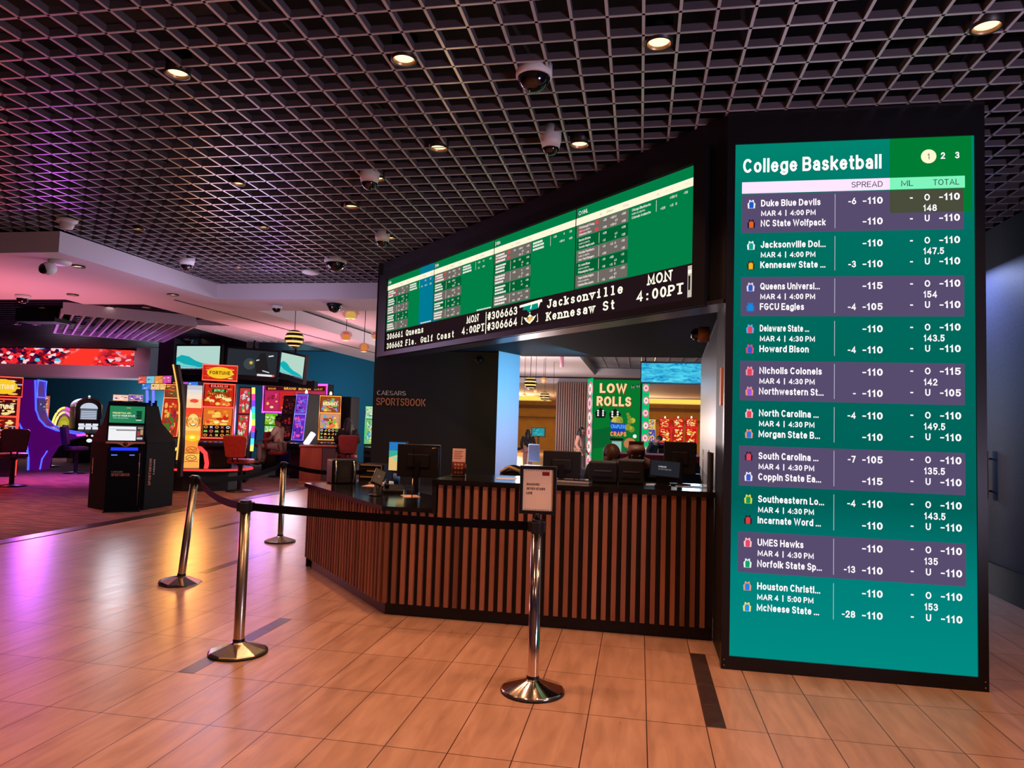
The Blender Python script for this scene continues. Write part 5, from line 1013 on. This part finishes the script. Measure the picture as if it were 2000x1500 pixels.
g = G(); g.box(0, L_, 0, .12, 0, .016, mat('grey_plastic', (176, 170, 176), .45)); g.build('case', t, .003); g = G(); [g.box(.008+k*L_/18, .004+(k+.75)*L_/18, .012+j*.027, .033+j*.027, .016, .021, mat('key_black', (46, 42, 48), .5)) for k in range(18) for j in range(4)]; g.build('key_row', t)
for k, (a, b, v, lb) in enumerate(((966, 1008, 936, 'blank pale sheet lying by the line sign on the raised counter'), (1262, 1292, 948, 'blank sheet tucked under the customer tablet'), (1322, 1378, 952, 'printed sheet with black heading near the tower end'))):
    A, B = at(a, v, z=ZR), at(b, v, z=ZR); t = thing('paper_sheet', lb, 'paper', (A.x, A.y, ZR), 0.02, 'loose paper on the counter'); g = G(); g.box(0, B.x-A.x, 0, .2, 0, .002, mat('cool_paper', (206, 214, 232), .6)); g.frame((0, 0, .0022), (1, 0, 0), (0, 1, 0)); [g.rect(.02, .03+.02*j, (B.x-A.x)*.8, .035+.02*j, INK) for j in range(3 if k == 2 else 0)]; g.build('sheet', t)
p = at(895, 931, z=ZR); t = thing('brochure_holder', 'clear brochure stand on the raised counter step', 'brochure stand', (p.x, p.y, ZR), R(6)); A, B, T_ = at(881, 930, y=p.y), at(909, 930, y=p.y), at(895, 906, y=p.y); w_ = B.x-A.x
g = G(); g.box(-w_/2, w_/2, -.03, -.027, 0, T_.z-ZR, GLASS).box(-w_/2, w_/2, .02, .023, 0, T_.z-ZR+.03, GLASS).box(-w_/2, -w_/2+.003, -.027, .02, 0, T_.z-ZR, GLASS).box(w_/2-.003, w_/2, -.027, .02, 0, T_.z-ZR, GLASS).box(-w_/2, w_/2, -.03, .03, 0, .004, GLASS); g.build('pocket', t)
T2 = at(895, 877, y=p.y); bt = thing('brochure', 'cream and red leaflet standing in the clear brochure holder', 'brochure', (p.x, p.y, ZR+.004), R(6)); g = G(); hh = T2.z-ZR; g.box(-w_*.44, w_*.44, .0, .012, .004, hh, mat('cream_card', (238, 190, 160), .6)); g.frame((-w_*.44, -.001, .004)); W_ = w_*.88; g.rect(0, .01, W_, hh*.5, mat('red_photo', (150, 60, 44), .5)); g.lift(); [g.disc(W_*(.25+.25*i), hh*(.12+.14*j), W_*.09, mat('cream_card', (0, 0, 0))) for i in range(3) for j in range(3)]; [g.rect(W_*.12, hh*(.62+.08*j), W_*(.7+.1*(j % 2)), hh*(.65+.08*j), mat('orange_ink', (200, 110, 70), .6)) for j in range(4)]; g.build('leaflet', bt)
p = at(672, 945, z=ZL); t = thing('receipt_box', 'black box with rounded silver edges at the far end of the low counter', 'machine', (p.x, p.y, ZL), R(40)); A, B, T_ = at(650, 945, y=p.y), at(696, 945, y=p.y), at(672, 898, y=p.y); w_ = B.x-A.x; hh = T_.z-ZL
g = G(); g.box(-w_/2, w_/2, 0, .22, 0, hh, BLACKM); g.build('body', t, .015); g = G(); [g.tube([(x, -.005, .01), (x*1.06, -.012, hh*.5), (x, -.005, hh-.01)], .011, STEEL, 8) for x in (-w_*.36, w_*.36)]; g.build('edge_rail', t); g = G(); g.frame((-w_*.28, -.002, hh*.06)); g.rect(0, 0, w_*.56, hh*.86, mat('panel_dark', (42, 38, 40), .5)); g.lift(); [g.rect(w_*.12, hh*(.25+.06*j), w_*.44, hh*(.26+.06*j), mat('panel_text', (96, 88, 86), .5)) for j in range(8)]; g.build('label_panel', t)
A, B, T_ = at(704, 930, y=7.6), at(746, 930, y=7.6), at(704, 906, y=7.6); t = thing('file_rack', 'small black rack of lit shelves behind the silver edged box', 'rack', (A.x, 7.6, .76)); w_ = B.x-A.x; g = G(); g.box(-.02, w_+.02, .0, .26, 0, T_.z-.76, BLACK); g.build('case', t); BR = mat('brass_edge', (226, 180, 120), .35, .5); g = G(); [g.box(0, w_, -.012, .0, (T_.z-.76)*q, (T_.z-.76)*q+.014, BR) for q in (.1, .38, .66, .93)]; g.box(w_-.012, w_, -.012, 0, .02, T_.z-.77, BR); g.build('shelf_edge', t)
p = at(733, 968, z=ZL); t = thing('card_terminal', 'tilted grey card terminal on a stand on the low counter', 'card terminal', (p.x, p.y, ZL), R(25)); g = G(); g.lathe([(0, 0), (.06, 0), (.055, .012), (.014, .02), (.012, .1), (0, .1)], BLACKM); g.build('stand', t); g = G(); g.M = Matrix.Translation((.0, 0, .10)) @ Matrix.Rotation(R(24), 4, 'Y') @ Matrix.Rotation(R(-38), 4, 'X'); g.box(-.05, .05, -.012, .014, 0, .16, BLACKM); g.frame((-.043, -.013, .01)); g.rect(0, 0, .086, .14, mat('grey_screen', (84, 86, 92), .25)); g.lift(); g.disc(.043, .07, .012, mat('grey_mark', (120, 120, 124), .3)); g.build('handset', t)
p = at(768, 962, z=ZL); t = thing('desk_phone', 'black desk phone with coiled cord on the low counter', 'telephone', (p.x, p.y, ZL), R(20)); g = G(); g.prism([(-.08, 0), (.08, 0), (.08, .07), (-.08, .03)], 'x', -.09, .09, BLACK); g.build('base', t, .006); g = G(); g.tube([(-.06, -.06, .06), (-.065, 0, .085), (-.06, .07, .1)], .02, BLACKG, 10); g.build('handset', t); g = G(); g.tube([(-.09+.012*math.cos(k*.9), -.06+.004*k, .02+.012*math.sin(k*.9)) for k in range(40)], .003, BLACK, 5); g.build('cord', t)
p = at(771, 944, z=ZL); t = thing('paper_cup', 'small blue cup among the low counter clutter', 'cup', (p.x, p.y+.05, ZL)); g = G(); g.lathe([(0, 0), (.03, 0), (.038, .1), (.035, .1), (.028, .006)], mat('cup_blue', (70, 110, 170), .5)); g.build('cup_wall', t)
for k, (u_, v_, lb) in enumerate(((706, 950, 'cream slip lying between the silver edged box and the card terminal'), (790, 972, 'white form lying by the acrylic divider'), (742, 947, 'cream form under the clutter behind the card terminal'))): p = at(u_, v_, z=ZL); t = thing('paper_sheet', lb, 'paper', (p.x, p.y, ZL), .5*k, 'loose paper on the counter'); g = G(); g.box(0, .14, 0, .2, 0, .004+.008*(k == 2), mat('cream_card', (0, 0, 0))); g.build('sheet', t)
p = at(752, 955, z=ZL); t = thing('receipt_roll', 'white till roll beside the black desk phone', 'paper roll', (p.x, p.y+.1, ZL)); g = G(); g.M = Matrix.Translation((0, 0, .035)) @ Matrix.Rotation(PI/2, 4, 'Y'); g.lathe([(.008, -.04), (.035, -.04), (.035, .04), (.008, .04)], WHITE); g.build('paper', t)
p = at(804, 983, z=ZL); t = thing('counter_divider', 'clear acrylic divider with thin metal edge on the low counter', 'divider', (p.x, p.y, ZL), R(70)); g = G(); g.box(0, .34, -.003, .003, 0, .44, GLASS); g.build('pane', t); g = G(); g.tube([(0, 0, 0), (0, 0, .2)], .004, STEEL, 6).tube([(.34, 0, 0), (.34, 0, .44), (.25, 0, .44)], .005, STEEL, 6); g.build('edge_rod', t)
A, B = at(1378, 945, y=5.6), at(1378, 878, y=5.6); t = thing('acrylic_stand', 'slim clear acrylic stand beside the tower end of the counter', 'display stand', (A.x, 5.6, ZR)); g = G(); g.box(-.02, .02, -.004, .004, 0, B.z-ZR, GLASS); g.build('pane', t); g = G(); g.tube([(-.022, 0, 0), (-.022, 0, B.z-ZR)], .003, STEEL, 6).tube([(.022, 0, 0), (.022, 0, B.z-ZR)], .003, STEEL, 6); g.box(-.04, .04, -.03, .03, 0, .006, STEEL); g.build('frame', t)
A, B, T_ = at(1385, 955, y=5.4), at(1402, 955, y=5.4), at(1385, 884, y=5.4); t = thing('counter_end_box', 'plain black box closing the raised counter against the tower', 'box', ((A.x+.54)/2, 5.47, ZR)); hw = (.538-A.x)/2; g = G(); g.box(-hw, hw, -.12, .12, 0, T_.z-ZR, BLACK); g.build('box_shell', t, .004); g = G(); g.box(-hw, hw, -.121, -.12, .02, .03, BLACKM); g.build('seam_strip', t)
t = thing('shoulder_bag', 'black bag with cream flap on the booth desk behind the line sign', 'bag', (at(1003, 925, y=7.3).x, 7.3, .80)); g = G(); g.ball((0, 0, .14), .14, BLACK, (1.1, .6, 1)); g.build('body', t); g = G(); g.tube([(-.12, -.07, .2), (-.03, -.1, .26), (.08, -.09, .22), (.13, -.07, .1)], .02, mat('cream_leather', (200, 160, 110), .5), 8); g.build('strap', t)
struct(G().box(-1.45, .5, 7.05, 7.75, .74, .80, BLACK).box(-1.4, .45, 7.1, 7.7, 0, .74, BLACK).build('trim_10'))
p = at(1415, 755, y=4.95); struct(G().box(.532, .546, 4.88, 4.96, at(1415, 792, y=4.9).z, at(1415, 718, y=4.9).z, COPPER).build('trim_11'))
# wooden pull bar on the blue side wall
A, B = at(1931, 880, x=3.40), at(1931, 975, x=3.40); t = thing('pull_bar', 'long copper toned pull bar on the blue side wall by the LED tower', 'door handle', (3.37, A.y, B.z)); g = G(); g.box(-.02, .015, -.03, .03, 0, A.z-B.z, COPPER); g.build('grip', t, .006); g = G(); [g.tube([(.01, 0, z), (.055, 0, z)], .01, STEEL, 8) for z in (.08, A.z-B.z-.08)]; g.build('bracket', t)

# ------------------------------------------------------------------ the hall seen through the booth
t = thing('led_totem', 'freestanding green LED pillar showing LOW ROLLS and casino chips', 'screen', (-1.42, 22, 0)); A, B = at(1161, 741, y=22), at(1252, 745, y=22); hT = A.z; w_ = B.x-A.x
g = G(); g.box(-.02, w_+.06, .02, .7, 0, hT+.05, BLACK); g.build('casing', t)
g = G(); g.frame((0, 0, .1), step=.006); h = hT-.1; g.rect(0, 0, w_, h, E((8, 116, 44))); g.lift(); g.poly([(0, h*.25), (w_*.5, h*.3), (w_*.45, h*.5), (0, h*.45)], E((10, 96, 44))); g.lift()
LR = E((255, 206, 150), 1.1); SH = E((120, 50, 20))
for dx, m_ in ((.02, SH), (0, LR)): g.text('LOW', w_*.13+dx, h*.855-dx, .3, m_, bold=.05, w=w_*.58); g.text('ROLLS', w_*.07+dx, h*.715-dx, .3, m_, bold=.05, w=w_*.74); g.lift()
DW = E((236, 240, 236)); DBK = E((20, 24, 22))
for cx, cz, s_ in ((.16, .645, .17), (.47, .635, .18), (.84, .93, .06), (.95, .94, .06)):
    c_, z_ = w_*cx, h*cz; g.poly([(c_-s_, z_), (c_, z_+s_*.9), (c_+s_, z_), (c_+s_*.8, z_-s_), (c_-s_*.8, z_-s_)], DBK); g.lift(); [g.disc(c_+s_*i*.45, z_+s_*j*.4-.02, s_*.17, DW) for i in (-1, 1) for j in (-1, 0, 1)]
rn = random.Random(4)
for k in range(26): g.disc(w_*(.45+.4*rn.random()), h*(.47+.17*rn.random()), .05+.08*rn.random(), E(rn.choice([(150, 150, 40), (190, 180, 60), (120, 140, 50), (210, 190, 90)])), seg=8)
g.lift(); g.poly([(w_*.36, h*.545), (w_*.72, h*.53), (w_*.68, h*.42), (w_*.42, h*.42)], E((30, 60, 170))); g.lift(); g.text('CRAPLESS', w_*.55, h*.478, .12, E((90, 190, 255)), 'c', .04, w_*.32); g.text('CRAPS', w_*.55, h*.395, .14, E((255, 150, 80)), 'c', .05, w_*.34)
g.rect(w_*.4, h*.2, w_*.64, h*.36, E((60, 90, 80))); g.lift(); g.rect(w_*.42, h*.22, w_*.62, h*.34, E((140, 190, 170))); g.rect(w_*.38, h*.35, w_*.66, h*.375, DBK); g.disc(w_*.8, h*.32, w_*.13, E((190, 120, 80)), h*.06); g.disc(w_*.9, h*.4, .06, DW)
g.build('front_screen', t)
def chips(g, W_, n, hT):
    g.rect(0, 0, W_, hT, E((10, 190, 110))); g.lift()
    for k in range(n):
        z_ = hT*(.08+.92*k/n)+.1; c_ = W_*(.55 if k % 2 else .5); r_ = W_*.46; e0 = g.eps; g.disc(c_, z_, r_, E((255, 236, 236))); g.lift(); g.ring(c_, z_, r_, r_*.25, E((220, 90, 130))); g.disc(c_, z_, r_*.6, E(((250, 190, 200), (240, 240, 220))[k % 2])); g.lift(); g.text('$5', c_, z_-r_*.25, r_*.5, E((150, 40, 60)), 'c', .05); g.eps = e0
g = G(); C_ = at(1148, 738, y=22.4); g.frame((C_.x+1.42, .5, .1), Vector((-.02-(C_.x+1.42), -.5, 0)), step=.006); chips(g, math.hypot(C_.x+1.44, .5), 6, hT-.05); g.build('side_screen', t)
g = G(); g.frame((w_+.06, .02, .1), (1, .9, 0), step=.006); chips(g, .28, 7, hT-.05); g.build('side_screen', t)
t = thing('led_totem', 'slimmer green LED pillar just behind the LOW ROLLS pillar', 'screen', (0, 0, 0)); A, B = at(1256, 783, y=23), at(1268, 790, y=23); g = G(); g.box(A.x, B.x, 23.05, 23.5, 0, A.z, BLACK); g.build('casing', t); g = G(); g.frame((A.x, 23.04, .3), step=.005); chips(g, B.x-A.x, 7, A.z-.35); g.build('front_screen', t)
A, B = at(1087, 740, y=26), at(1150, 740, y=26); g = G(); g.box(A.x, B.x, 26.05, 27, 0, 3.1, mat('column_dark', (70, 52, 50), .6)); n = 14
for k in range(n): x_ = A.x+(B.x-A.x)*(k+.2)/n; g.box(x_, x_+(B.x-A.x)*.55/n, 25.97, 26.05, 0, 3.1, mat('column_slat', (148, 112, 104), .5))
struct(g.build('wall_column'))
A, B, C_ = at(1253, 709, y=18), at(1390, 709, y=18), at(1253, 746, y=18); t = thing('led_screen', 'long turquoise water patterned LED screen under the hall ceiling', 'screen', (A.x, 18, C_.z)); w_, h_ = B.x-A.x, A.z-C_.z
def water():
    m = E((1, 3, 7)); nt = m.node_tree; e = nt.nodes['Emission']; tc = nt.nodes.new('ShaderNodeTexCoord'); mp = nt.nodes.new('ShaderNodeMapping'); mp.inputs['Scale'].default_value = (1.6, 1, 5); nz = nt.nodes.new('ShaderNodeTexNoise'); nz.inputs['Scale'].default_value = 3; nz.inputs['Detail'].default_value = 5; nz.inputs['Distortion'].default_value = 1.2; cr = nt.nodes.new('ShaderNodeValToRGB'); q = cr.color_ramp.elements
    q[0].position = .3; q[0].color = (*lin((0, 130, 196)), 1); q[1].position = .7; q[1].color = (*lin((90, 226, 246)), 1); L = nt.links.new; L(tc.outputs['Object'], mp.inputs[0]); L(mp.outputs[0], nz.inputs['Vector']); L(nz.outputs['Fac'], cr.inputs[0]); L(cr.outputs[0], e.inputs[0]); m.name = 'water_picture'; m.cycles.emission_sampling = 'AUTO'; return m
g = G(); g.box(0, w_, 0, .02, 0, h_, water()); g.build('screen', t); g = G(); g.box(-.02, w_, .02, .2, -.03, h_+.05, BLACK); g.build('casing', t); g = G(); g.tube([(.1, .1, h_), (.1, .1, 3.9-C_.z)], .02, BLACKM, 6).tube([(w_-.1, .1, h_), (w_-.1, .1, 3.9-C_.z)], .02, BLACKM, 6); g.build('hanger', t)
HR = [(190, 30, 24), (200, 30, 24), (250, 220, 130), (240, 190, 60), (255, 236, 190), (230, 120, 60)]
for k, (a, b) in enumerate(((1287, 1311), (1313, 1336), (1339, 1362))): px_slot(('red gold slot nearest the yellow one in the hall', 'red gold slot in the middle of the hall bank of three', 'red gold slot at the tower side of the hall bank')[k], a, b, 817, 29.6, HR, neon_c=(255, 40, 40), ns=1.6, seed=50+k, lamp_=True, split=.62, group='slot bank in the hall')
px_slot('yellow and blue slot beside the hall bank of red slots', 1265, 1281, 818, 29.0, [(60, 80, 170), (230, 190, 90), (250, 220, 130), (120, 60, 140), (240, 160, 70)], neon_c=(250, 200, 90), ns=1.2, seed=54, group='slot bank in the hall')
for k, (a, b) in enumerate(((-.2, 5.5), (-9.5, -5.6))):
    t = thing('cove_light', ('glowing yellow ceiling tray over the hall slots', 'glowing yellow ceiling tray above the far hall tables')[k], 'ceiling light', ((a+b)/2, 40.5, 3.1), 0, 'yellow ceiling trays'); hw = (b-a)/2; g = G(); g.box(-hw, hw, -3.5, 4, -.012, .0, E((250, 206, 84), 1.25)); g.build('lit_tray', t); g = G(); [g.box(-hw-.1, hw+.1, y_, y_+.1, -.06, 0, PLASTER) for y_ in (-3.6, 4)]; g.build('rim', t)
p = at(1035, 746, y=14.5); striped(at(1036, 748, y=15), .14, 'larger striped globe pendant in the hall left of the slatted column', 3.35); striped(at(1064, 774, y=19), .13, 'smaller striped globe pendant low beside the slatted column', 3.35)
bpy.data.objects[[o.name for o in COL.objects if o.get('label', '').startswith('larger striped globe')][0]]['label'] = 'larger striped globe pendant hanging in the hall by the booth jamb'
for k, (u, v, r_) in enumerate(((1024, 771, .06), (1046, 764, .06), (1062, 742, .1), (1081, 771, .06))): amber(at(u, v, y=17.6+k*.9), r_, ('round amber hall lamp closest to the booth jamb', 'round amber hall lamp beside its amber twin', 'flat gold hall lamp under the white ceiling', 'tiny white hall lamp against the slatted column')[k], (250, 200, 110), (230, 160, 80), top=3.35)
t = thing('hall_television', 'turquoise lit television far behind the standing woman in the hall', 'television', (0, 0, 0)); A, B = at(1040, 836, y=40), at(1063, 852, y=40); g = G(); g.box(A.x-.05, B.x+.05, 40.02, 40.1, B.z-.05, A.z+.05, BLACK).box((A.x+B.x)/2-.05, (A.x+B.x)/2+.05, 40.02, 40.1, 0, B.z, BLACK); g.build('casing', t); g = G(); g.frame((A.x, 40.01, B.z), step=.01); g.rect(0, 0, B.x-A.x, A.z-B.z, E((40, 150, 160))); busy(g, 0, 0, B.x-A.x, A.z-B.z, [(150, 230, 230), (20, 60, 70), (60, 190, 190)], 9, 4); g.build('screen', t)
p = at(1097, 725, y=17.5); t = thing('ceiling_sensor', 'pink cylinder sensor hanging from the white hall ceiling', 'sensor', (p.x, 17.5, 3.35)); g = G(); g.tube([(0, 0, 0), (0, 0, -.08)], .12, WHITE, 14); g.build('plate', t); g = G(); g.tube([(0, 0, -.08), (0, 0, -.38)], .05, mat('pink_plastic', (230, 150, 160), .5), 12); g.build('body', t)
t = thing('gaming_table', 'red topped craps table in the hall beyond the cashiers', 'table', (.45, 15.5, 0)); g = G(); g.box(-.9, 1.5, -.5, .5, .82, .96, mat('red_felt', (130, 20, 34), .8)); g.build('table_rail', t, .03); g = G(); g.box(-.7, 1.3, -.35, .35, 0, .82, BLACK); g.build('pedestal', t)
t = thing('office_chair', 'pale blue chair back in the hall by the booth jamb', 'chair', (at(1043, 880, y=17).x, 17, 0)); g = G(); g.box(-.14, .14, -.03, .03, .62, 1.04, mat('pale_blue_vinyl', (150, 176, 214), .45)); g.build('backrest', t, .05, 3); g = G(); g.box(-.22, .22, -.42, 0, .46, .54, mat('pale_blue_vinyl', (0, 0, 0))); g.build('seat', t, .03); g = G(); g.lathe([(.25, 0), (.25, .03), (.03, .06), (.03, .46)], BLACKM, (0, -.2, 0)); g.build('base', t)

# ------------------------------------------------------------------ people
def skin_mesh(name, pts, edges, rad, m, parent, root=0, sub=1, smooth=True):
    me = bpy.data.meshes.new(name); me.from_pydata([tuple(p) for p in pts], edges, []); me.materials.append(m); o = bpy.data.objects.new(name, me); COL.objects.link(o); o.parent = parent
    md = o.modifiers.new('skin', 'SKIN'); md.use_smooth_shade = True
    lay = me.skin_vertices[0].data
    for i, r_ in enumerate(rad): lay[i].radius = r_ if isinstance(r_, tuple) else (r_, r_); lay[i].use_root = (i == root)
    s_ = o.modifiers.new('sub', 'SUBSURF'); s_.levels = sub; s_.render_levels = sub+1
    return o
def person(label, loc, yaw, pose, shirt, trousers, hair, skin=SKIN, scale=1.0, long_hair=False, bow=0.0, arms=None, glasses=False, group=None, sleeves='short', cap=False):
    t = thing('person', label, 'person', loc, yaw, group); t.scale = (scale,)*3
    sit = pose == 'sit'; ph = .80 if sit else .92
    sp = [(0, 0, ph), (0, -.01, ph+.18), (0, -.02-bow*.08, ph+.38), (0, -.02-bow*.12, ph+.49)]
    nk = Vector(sp[3]); tilt = Matrix.Rotation(bow*.9, 3, 'X'); hd = [nk+tilt @ Vector(q) for q in ((0, -.015, .07), (0, -.03, .13), (0, -.025, .2))]
    P_ = [Vector(q) for q in sp]+hd; E_ = [(0, 1), (1, 2), (2, 3), (3, 4), (4, 5), (5, 6)]; Rd = [(.15, .12), (.14, .105), (.16, .11), (.055, .055), (.062, .07), (.078, .092), (.066, .078)]
    n0 = len(P_); P_.append(hd[0]+tilt @ Vector((0, -.085, .045))); E_.append((5, n0)); Rd.append(.014)                         # nose
    P_.append(hd[0]+tilt @ Vector((0, -.07, -.01))); E_.append((4, n0+1)); Rd.append(.03)                                      # chin
    for sx in (-1, 1): P_.append(hd[1]+tilt @ Vector((sx*.085, .012, -.02))); E_.append((5, len(P_)-1)); Rd.append(.016)       # ears
    arm_i, leg_i = [], []
    for si, sx in enumerate((-1, 1)):
        sh = Vector((sx*.185, sp[2][1]+.01, ph+.42)); el, wr = arms[si] if arms else ((sx*.25, .02, ph+.16), (sx*.22, -.12, ph-.02)); el, wr = Vector(el), Vector(wr); b = len(P_); P_ += [sh, el, wr]; E_ += [(2, b), (b, b+1), (b+1, b+2)]; Rd += [.062, .045, .03]; arm_i.append(b)
        d = (wr-el).normalized(); pm = wr+d*.07; P_.append(pm); E_.append((b+2, b+3)); Rd.append((.036, .016)); sd = Vector((-d.y, d.x, 0)).normalized() if abs(d.z) < .95 else Vector((0, 1, 0))
        for k, (o_, l_) in enumerate(((-.03, .06), (-.01, .075), (.01, .07), (.03, .055))):
            c = len(P_); f0 = pm+sd*o_+d*.025; P_ += [f0, f0+d*l_*.5+Vector((0, 0, -.004)), f0+d*l_*.85+Vector((0, 0, -.02))]; E_ += [(b+3, c), (c, c+1), (c+1, c+2)]; Rd += [.009, .0085, .007]
        c = len(P_); P_ += [wr+d*.03-sd*.035*sx, wr+d*.075-sd*.05*sx]; E_ += [(b+2, c), (c, c+1)]; Rd += [.011, .009]
        hp = Vector((sx*.09, 0, ph-.03)); kn, an = (Vector((sx*.13, -.44, ph-.02)), Vector((sx*.14, -.42, ph-.42))) if sit else (Vector((sx*.1, -.015, .49)), Vector((sx*.1, .02, .09)))
        b = len(P_); P_ += [hp, kn, an, an+Vector((0, -.15, -.055))]; E_ += [(0, b), (b, b+1), (b+1, b+2), (b+2, b+3)]; Rd += [.09, .062, .042, (.04, .03)]; leg_i.append(b)
    skin_mesh('body', P_, E_, Rd, skin, t)
    gr = lambda q, k, a: (q[0]*k+a, q[1]*k+a) if isinstance(q, tuple) else (q*k+a, q*k+a)
    idx = [0, 1, 2]; ed = [(0, 1), (1, 2)]; pts = [P_[i] for i in idx]; rr = [gr(Rd[i], 1.04, .014) for i in idx]
    for b in arm_i:
        c = len(pts); pts += [P_[b], P_[b].lerp(P_[b+1], .75 if sleeves == 'short' else 1)]; ed += [(2, c), (c, c+1)]; rr += [gr(Rd[b], 1, .016), gr(Rd[b+1], 1, .022)]
        if sleeves == 'long': pts.append(P_[b+2]); ed.append((c+1, c+2)); rr.append(gr(Rd[b+2], 1, .018))
    skin_mesh('shirt', pts, ed, rr, shirt, t)
    pts, ed, rr = [P_[0]], [], [gr(Rd[0], .98, .012)]
    for b in leg_i:
        c = len(pts); pts += [P_[b], P_[b+1], P_[b+2]+Vector((0, 0, .02))]; ed += [(0, c), (c, c+1), (c+1, c+2)]; rr += [gr(Rd[b], 1, .014), gr(Rd[b+1], 1, .016), gr(Rd[b+2], 1, .02)]
    skin_mesh('trousers', pts, ed, rr, trousers, t)
    g = G()
    for b in leg_i: g = G(); a = P_[b+2]; g.ball((a.x, a.y-.06, a.z-.055), .05, BLACK, (.9, 2.2, .75)); g.build('shoe', t)
    pass
    if hair:
        g = G(); g.M = Matrix.Translation(hd[1]) @ tilt.to_4x4(); v0 = len(g.v); g.ball((0, .016, .032), .1, hair, (.9, 1.02, .98))
        # open the cap over the face
        fs, mi, sm = [], [], []
        inv = g.M.inverted()
        for f, m_, s_ in zip(g.f, g.mi, g.sm):
            c = sum(((inv @ g.v[i]) for i in f), Vector())/len(f)
            if c.y < -.035 and c.z < .07 or c.z < -.055: continue
            fs.append(f); mi.append(m_); sm.append(s_)
        g.f, g.mi, g.sm = fs, mi, sm
        if long_hair: g.M = Matrix.Translation(hd[1]); g.tube([(0, .04, .06), (0, .075, -.03), (0, .095, -.16), (0, .1, -.3), (0, .1, -.36)], [.06, .095, .105, .09, .04], hair, 12); [g.tube([(sx*.06, .01, .06), (sx*.088, .01, -.05), (sx*.1, .02, -.2), (sx*.09, .03, -.28)], [.02, .035, .04, .015], hair, 8) for sx in (-1, 1)]
        g.build('hair', t)
    for sx in (-1, 1): g = G(); g.M = Matrix.Translation(hd[1]) @ tilt.to_4x4(); g.ball((sx*.034, -.083, -.005), .011, WHITE, seg=8, rings=6); g.ball((sx*.034, -.09, -.005), .006, BLACKG, seg=8, rings=6); g.build('eye', t)
    g = G(); g.M = Matrix.Translation(hd[1]) @ tilt.to_4x4(); g.ball((0, -.088, -.078), .024, mat('lips', (150, 80, 76), .5), (1, .4, .3), 8, 6); g.build('mouth', t)
    if glasses:
        g = G(); g.M = Matrix.Translation(hd[1]) @ tilt.to_4x4()
        for sx in (-1, 1): g.tube([(sx*.036+.028*math.cos(a), -.102, -.005+.022*math.sin(a)) for a in [2*PI*k/14 for k in range(14)]], .003, BLACK, 5, True); g.tube([(sx*.064, -.1, 0), (sx*.09, -.03, .005), (sx*.092, .03, 0)], .003, BLACK, 5)
        g.tube([(-.008, -.103, 0), (.008, -.103, 0)], .003, BLACK, 5); g.build('glasses', t)
    return t
BEIGE = mat('beige_cotton', (232, 212, 172), .8); SAND = mat('sand_trousers', (176, 152, 128), .8); JET = mat('black_cloth', (18, 16, 20), .8); MAUVE = mat('mauve_trousers', (150, 104, 104), .8); ROSE = mat('rose_knit', (204, 150, 130), .8); GREYH = noisy('grey_hair', (96, 84, 78), (60, 52, 50), 60, .6)
MM = lambda ph: [((-.27, -.12, ph+.16), (-.2, -.36, ph+.14)), ((.27, -.12, ph+.16), (.2, -.36, ph+.12))]
p = at(541, 931, z=0); person('seated man in beige T-shirt turned towards the green reel slot', (p.x, p.y, 0), R(-82), 'sit', BEIGE, SAND, HAIR, arms=MM(.80))
p = at(676, 940, z=0); person('dark haired woman in black seated at the MUMMY slot', (p.x, p.y, 0), facing(p.x, p.y)+PI+R(6), 'sit', JET, JET, HAIR, long_hair=True, arms=MM(.80), sleeves='long')
def standing(u, v, y): q = at(u, v, y=y); return (q.x, y, 0), q.z/1.66
l_, s_ = standing(1032, 838, 22); person('woman in black top standing in the hall with her back turned', l_, facing(l_[0], 22)+PI, 'stand', JET, MAUVE, HAIR, scale=s_, long_hair=True, sleeves='long')
l_, s_ = standing(1134, 834, 20.5); person('woman in rose top standing beside the slatted column', l_, R(70), 'stand', ROSE, SAND, HAIR, scale=s_, long_hair=True, sleeves='long')
l_, s_ = standing(1274, 847, 19); person('person in black bent over behind the LOW ROLLS pillar edge', l_, R(60), 'stand', JET, JET, HAIR, scale=s_, bow=.9, sleeves='long')
q = at(1243, 868, y=6.75); person('bald cashier in glasses bowed behind the ticket printers', (q.x, 6.85, q.z-1.42), 0, 'sit', JET, JET, None, SKIN_D, bow=.75, glasses=True, sleeves='long', arms=[((-.25, -.02, .9), (-.16, -.22, .8)), ((.25, -.02, .9), (.16, -.22, .8))])
q = at(1188, 879, y=7.5); person('brown haired cashier with head down next to the bald cashier', (q.x, 7.55, q.z-1.42), R(10), 'sit', JET, JET, noisy('brown_hair', (92, 52, 34), (120, 72, 46), 40, .5), bow=.85, sleeves='long', arms=[((-.25, -.02, .9), (-.16, -.22, .8)), ((.25, -.02, .9), (.16, -.22, .8))])
